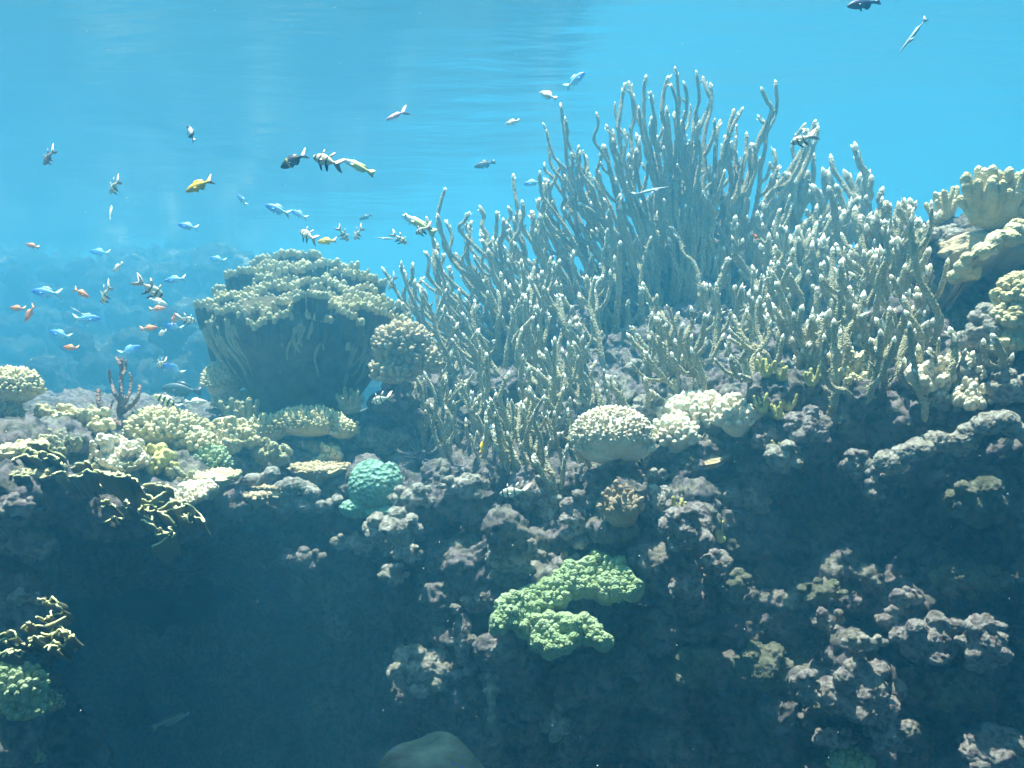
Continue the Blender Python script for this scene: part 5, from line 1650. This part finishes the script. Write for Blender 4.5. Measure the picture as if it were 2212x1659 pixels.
GB, GO, GU, GW = 'barred cardinalfish with long fins', 'small orange fish of the left school', 'pale blue fish of the left school', 'pale fish over the reef'
FISH = [
    ('yellow', 430, 401, 64, 205, 1.75, 'bright yellow damselfish swimming down to the left in open water', 0, None),
    ('surgeon', 634, 347, 66, 205, 1.8, 'dark brown surgeonfish with a yellow gill mark and white tail', 10, None),
    ('barred', 705, 347, 66, 160, 1.6, 'barred cardinalfish with long trailing fins between dark surgeonfish and yellow wrasse', 15, GB),
    ('wrasse', 774, 360, 78, 155, 1.9, 'yellow fish with a pale blue head right of the barred cardinalfish', 0, None),
    ('wrasse', 905, 484, 84, 152, 2.1, 'yellow fish with a white head beside the left staghorn tips', 0, None),
    ('yellow', 881, 472, 30, 120, 2.2, 'small yellow fish under the head of the white headed one', 20, None),
    ('humbug', 412, 288, 46, 118, 1.8, 'black and white damselfish nose up above the bright yellow one', 20, None),
    ('reddish', 105, 340, 44, 215, 1.9, 'reddish long finned cardinalfish high at the left', 30, GB),
    ('barred', 247, 403, 40, 208, 1.9, 'pale star shaped cardinalfish with spread fins left of the yellow damselfish', 40, GB),
    ('pink', 854, 250, 52, 205, 2.2, 'pink fish with a long forked tail alone in mid water', 0, None),
    ('white', 1184, 206, 42, 150, 2.1, 'cream white fish with spread fins just above the left staghorn branches', 25, GW),
    ('white', 1107, 264, 32, 190, 2.3, 'round white fish left of the tall lone staghorn branches', 20, GW),
    ('blue', 1243, 173, 54, 38, 2.9, 'slim silver blue fish slanting upward near the staghorn crown', 0, GW),
    ('slim', 1234, 98, 46, 30, 3.3, 'faint slim fish in the pale water above the staghorn', 0, GW),
    ('white', 1062, 97, 26, 180, 3.6, 'faint round pale fish near the top middle', 0, GW),
    ('dark', 1047, 355, 48, 195, 2.9, 'dim dark oval fish left of the staghorn', 0, None),
    ('dark', 790, 469, 30, 200, 3.6, 'small faint dark fish above the big cup coral', 0, None),
    ('slim', 1973, 75, 96, 232, 2.2, 'long thin pale wrasse diving at the upper right', 0, None),
    ('navy', 1866, 8, 74, 190, 2.0, 'dark blue fish with pale spots cut off by the top edge', 0, None),
    ('barred', 1733, 301, 54, 200, 2.0, 'barred cardinalfish hovering among the right staghorn tips', 0, GB),
    ('barred', 1110, 1063, 62, 188, 1.95, 'barred yellow cardinalfish in the shade under the staghorn', 0, GB),
    ('barred', 823, 863, 46, 195, 2.3, 'barred cardinalfish in front of the dark foot of the lobed coral', 25, GB),
    ('barred', 664, 508, 46, 150, 2.1, 'dark long finned cardinalfish just above the cup coral top', 30, GB),
    ('yellow', 706, 521, 42, 185, 2.4, 'pale yellow fish above the cup coral right of the dark cardinalfish', 0, None),
    ('barred', 742, 507, 32, 305, 2.3, 'small cardinalfish nose down, left one of two above the cup coral', 30, GB),
    ('barred', 773, 505, 30, 225, 2.35, 'small cardinalfish with spread fins, right one of two above the cup coral', 40, GB),
    ('barred', 864, 516, 36, 325, 2.3, 'small cardinalfish nose down at the right end of a thin pipefish', 10, GB),
    ('slim', 836, 515, 52, 178, 2.5, 'thin pale pipefish right above the cup coral', 0, None),
    ('barred', 913, 497, 36, 200, 2.0, 'small cardinalfish in front of the yellow fish with a white head', 30, GB),
    ('barred', 846, 611, 30, 235, 2.4, 'tiny cardinalfish between cup coral and the first staghorn branch', 45, GB),
    ('blue', 600, 453, 46, 160, 2.2, 'pale blue fish in open water above the cup coral at its left', 0, GU),
    ('blue', 646, 463, 32, 155, 2.6, 'fainter pale blue fish right of the open water one', 0, GU),
    ('blue', 523, 432, 24, 130, 2.4, 'tiny pale fish below the bright yellow damselfish', 0, GU),
    ('blue', 406, 489, 36, 170, 2.3, 'pale blue fish below and left of the yellow damselfish', 0, GU),
    ('white', 239, 460, 30, 100, 2.4, 'white round fish under the pale star shaped cardinalfish', 30, GU),
    ('orange', 70, 531, 24, 165, 2.3, 'orange fish highest of the left school', 0, GO),
    ('orange', 38, 666, 28, 178, 2.2, 'orange fish at far left, above the plump pinkish one', 0, GO),
    ('orange', 64, 677, 34, 235, 2.1, 'plump pinkish orange fish nose down at far left', 10, GO),
    ('orange', 176, 633, 30, 330, 2.1, 'orange fish nose down to the right beside a long finned cardinalfish', 0, GO),
    ('orange', 322, 709, 28, 5, 2.3, 'yellow orange fish facing right left of the bright triangular fish', 15, GO),
    ('orange', 153, 751, 28, 178, 2.2, 'orange fish lowest of the left school', 0, GO),
    ('orange', 376, 690, 22, 80, 2.5, 'small orange fish pointing straight up beside a pale cardinalfish', 0, GO),
    ('orange', 340, 667, 28, 5, 2.6, 'thin faint orange fish under the large pale cardinalfish', 0, GO),
    ('barred', 228, 637, 48, 225, 2.0, 'cardinalfish nose down right of an orange fish in the left school', 35, GB),
    ('barred', 326, 625, 58, 325, 1.95, 'large pale cardinalfish with long fins raised in the left school', 20, GB),
    ('white', 341, 652, 34, 340, 2.5, 'yellowish pale fish just below the large pale cardinalfish', 0, GU),
    ('barred', 404, 690, 36, 350, 2.3, 'pale cardinalfish facing right beside the cup coral', 20, GB),
    ('barred', 349, 785, 30, 200, 2.4, 'pale cardinalfish low over the shelf left of the fuzzy dome', 30, GB),
    ('white', 255, 577, 26, 215, 2.1, 'bright cream fish slanting down high in the left school', 20, GU),
    ('white', 351, 719, 22, 200, 2.2, 'bright triangular yellow white fish left of the cup coral', 35, GU),
    ('blue', 100, 632, 52, 175, 2.3, 'large pale blue fish at the left of the school', 0, GU),
    ('blue', 378, 604, 38, 188, 2.5, 'pale blue fish right beside the cup coral edge', 0, GU),
    ('blue', 375, 706, 34, 170, 2.5, 'pale blue fish below the pale cardinalfish facing right', 0, GU),
    ('blue', 130, 722, 40, 165, 2.6, 'pale blue fish above the lowest orange fish', 0, GU),
    ('blue', 188, 688, 44, 0, 2.5, 'pale blue fish facing right in the middle of the left school', 10, GU),
    ('blue', 375, 797, 40, 155, 2.5, 'pale blue fish nose up over the shelf under the school', 0, GU),
    ('slim', 165, 671, 28, 150, 2.2, 'thin yellow green fish in the middle of the left school', 0, GU),
    ('blue', 280, 756, 40, 20, 3.0, 'faint blue fish in the dark gap of the left school', 0, GU),
    ('blue', 470, 560, 30, 170, 3.4, 'faint far fish above left of the cup coral', 0, GU),
    ('blue', 215, 545, 36, 175, 3.4, 'faint far fish over the distant reef at the left', 0, GU),
    ('sergeant', 362, 868, 66, 155, 2.0, 'black barred yellow white fish behind the shelf corals', 0, None),
    ('dark', 392, 842, 90, 175, 2.9, 'large dim greenish fish behind the shelf, under the dome coral', 0, None),
    ('white', 422, 868, 46, 0, 2.5, 'pale greenish fish right behind the black barred one', 0, None),
    ('lined', 368, 1556, 92, 22, 2.3, 'dim lined fish in the dark water at the lower left', 0, None),
    ('slim', 1405, 412, 84, 12, 2.55, 'thin silvery fish lying across the staghorn crown', 0, None),
    ('orange', 1632, 512, 20, 130, 2.1, 'tiny brown orange fish in front of the right staghorn', 0, None),
    ('yellow', 1040, 966, 26, 80, 2.15, 'small yellow green fish hiding in the front staghorn', 30, None),
    ('blue', 1318, 842, 48, 60, 2.5, 'blue fish hiding behind the staghorn above the white dome rock', 0, None),
    ('white', 1203, 940, 30, 200, 2.2, 'small cream fish in the front staghorn branches', 10, None),
    ('blue', 1150, 395, 40, 190, 3.3, 'faint pale fish behind the left staghorn tips', 0, None),
]
for f_ in FISH:
    fish(*f_)


def build_ray():
    d = 1.28
    root = empty('stingray', P(932, 1708, d), 'blue spotted stingray rising at the bottom edge', 'stingray')
    m = bpy.data.materials.new('ray_skin')
    m.use_nodes = True
    nt = m.node_tree
    b = nt.nodes['Principled BSDF']
    tc = nt.nodes.new('ShaderNodeTexCoord')
    vo = nt.nodes.new('ShaderNodeTexVoronoi')
    vo.inputs['Scale'].default_value = 48
    nt.links.new(tc.outputs['Object'], vo.inputs['Vector'])
    cr = nt.nodes.new('ShaderNodeValToRGB')
    cr.color_ramp.elements[0].position = .10
    cr.color_ramp.elements[0].color = (.10, .14, .62, 1)
    cr.color_ramp.elements[1].position = .16
    cr.color_ramp.elements[1].color = (.20, .22, .16, 1)
    nt.links.new(vo.outputs['Distance'], cr.inputs[0])
    nz = nt.nodes.new('ShaderNodeTexNoise')
    nz.inputs['Scale'].default_value = 22
    nz.inputs['Detail'].default_value = 7
    nt.links.new(tc.outputs['Object'], nz.inputs['Vector'])
    r2 = nt.nodes.new('ShaderNodeValToRGB')
    r2.color_ramp.elements[0].position, r2.color_ramp.elements[1].position = .35, .65
    r2.color_ramp.elements[0].color, r2.color_ramp.elements[1].color = (.45, .45, .45, 1), (1.2, 1.2, 1.1, 1)
    nt.links.new(nz.outputs['Fac'], r2.inputs[0])
    mx = nt.nodes.new('ShaderNodeMixRGB')
    mx.blend_type = 'MULTIPLY'
    mx.inputs[0].default_value = 1
    nt.links.new(cr.outputs[0], mx.inputs[1])
    nt.links.new(r2.outputs[0], mx.inputs[2])
    nt.links.new(mx.outputs[0], b.inputs['Base Color'])
    bp = nt.nodes.new('ShaderNodeBump')
    bp.inputs['Strength'].default_value = .6
    bp.inputs['Distance'].default_value = .01
    nt.links.new(nz.outputs['Fac'], bp.inputs['Height'])
    nt.links.new(bp.outputs[0], b.inputs['Normal'])
    b.inputs['Roughness'].default_value = .6
    MAT['ray_skin'] = m
    # disc in its own x (side) and y (snout) axes, one closed skin
    n, rings = 72, 12
    a = np.linspace(0, 2 * math.pi, n, endpoint=False)
    cx, sy = np.cos(a), np.sin(a)
    out = np.stack([np.sign(cx) * np.abs(cx) ** 1.9 * .140, np.sign(sy) * np.abs(sy) ** 1.5 * .115 * (1 + .12 * sy), 0 * a], 1)
    V, f = [], []
    for side in (1, -1):
        for i in range(rings + 1):
            s = 1 - i / rings * .98
            q = out * s
            h = .030 * (1 - s ** 1.5) * (1 if side > 0 else .35)
            wave = .022 * np.sin(out[:, 1] * 60 + 1) * s ** 2 * np.abs(np.cos(a)) + .03 * (np.abs(q[:, 0]) / .15) ** 2 * .6
            q[:, 2] = side * h - wave
            V.append(q)
    for o_ in (0, rings + 1):
        for i in range(rings):
            for k in range(n):
                f.append(((o_ + i) * n + k, (o_ + i) * n + (k + 1) % n, (o_ + i + 1) * n + (k + 1) % n, (o_ + i + 1) * n + k))
    f.append(tuple(rings * n + k for k in range(n)))
    f.append(tuple((2 * rings + 1) * n + k for k in range(n)))
    mb = MB()
    mb.add(np.concatenate(V), f)
    o = mb.build('body', m, root, origin=np.zeros(3))
    for sd in (1, -1):
        iv, if_ = ico(3)
        e = MB()
        e.add(iv * (.012, .016, .012) + np.array([sd * .030, .070, .030]), if_)
        e.build('eye', m, root, origin=np.zeros(3))
    t = MB()
    path = catmull([(0, -.10, .0), (.01, -.16, -.05), (-.01, -.20, -.14), (.02, -.22, -.25)], .01)
    t.add(*tube(path, np.linspace(.012, .002, len(path)), 8))
    t.build('tail', m, root, origin=np.zeros(3))
    root.scale = (.74, 1.0, .9)
    root.rotation_euler = (Matrix.Rotation(R(42), 3, 'X') @ Matrix.Rotation(R(98), 3, 'Z')).to_euler()


build_ray()


def build_specks():
    rg = np.random.default_rng(55)
    mb = MB()
    iv, if_ = ico(1)
    for k in range(420):
        d = rg.uniform(1.55, 2.3)
        u, v = rg.uniform(0, 2212), rg.uniform(0, 1659)
        if u > 900 and d > 1.8 and v > 400:
            d = rg.uniform(1.5, 1.75)
        r = rg.uniform(.0004, .0012)
        mb.add(P(u, v, d) + iv * r * rg.uniform(.6, 1.5, 3), if_)
    material('speck', [(.7, .7, .6), (.85, .85, .8)], 30)
    tag(mb.build('drifting_snow', MAT['speck']), 'tiny pale specks drifting in the water', None, None, 'stuff')


build_specks()
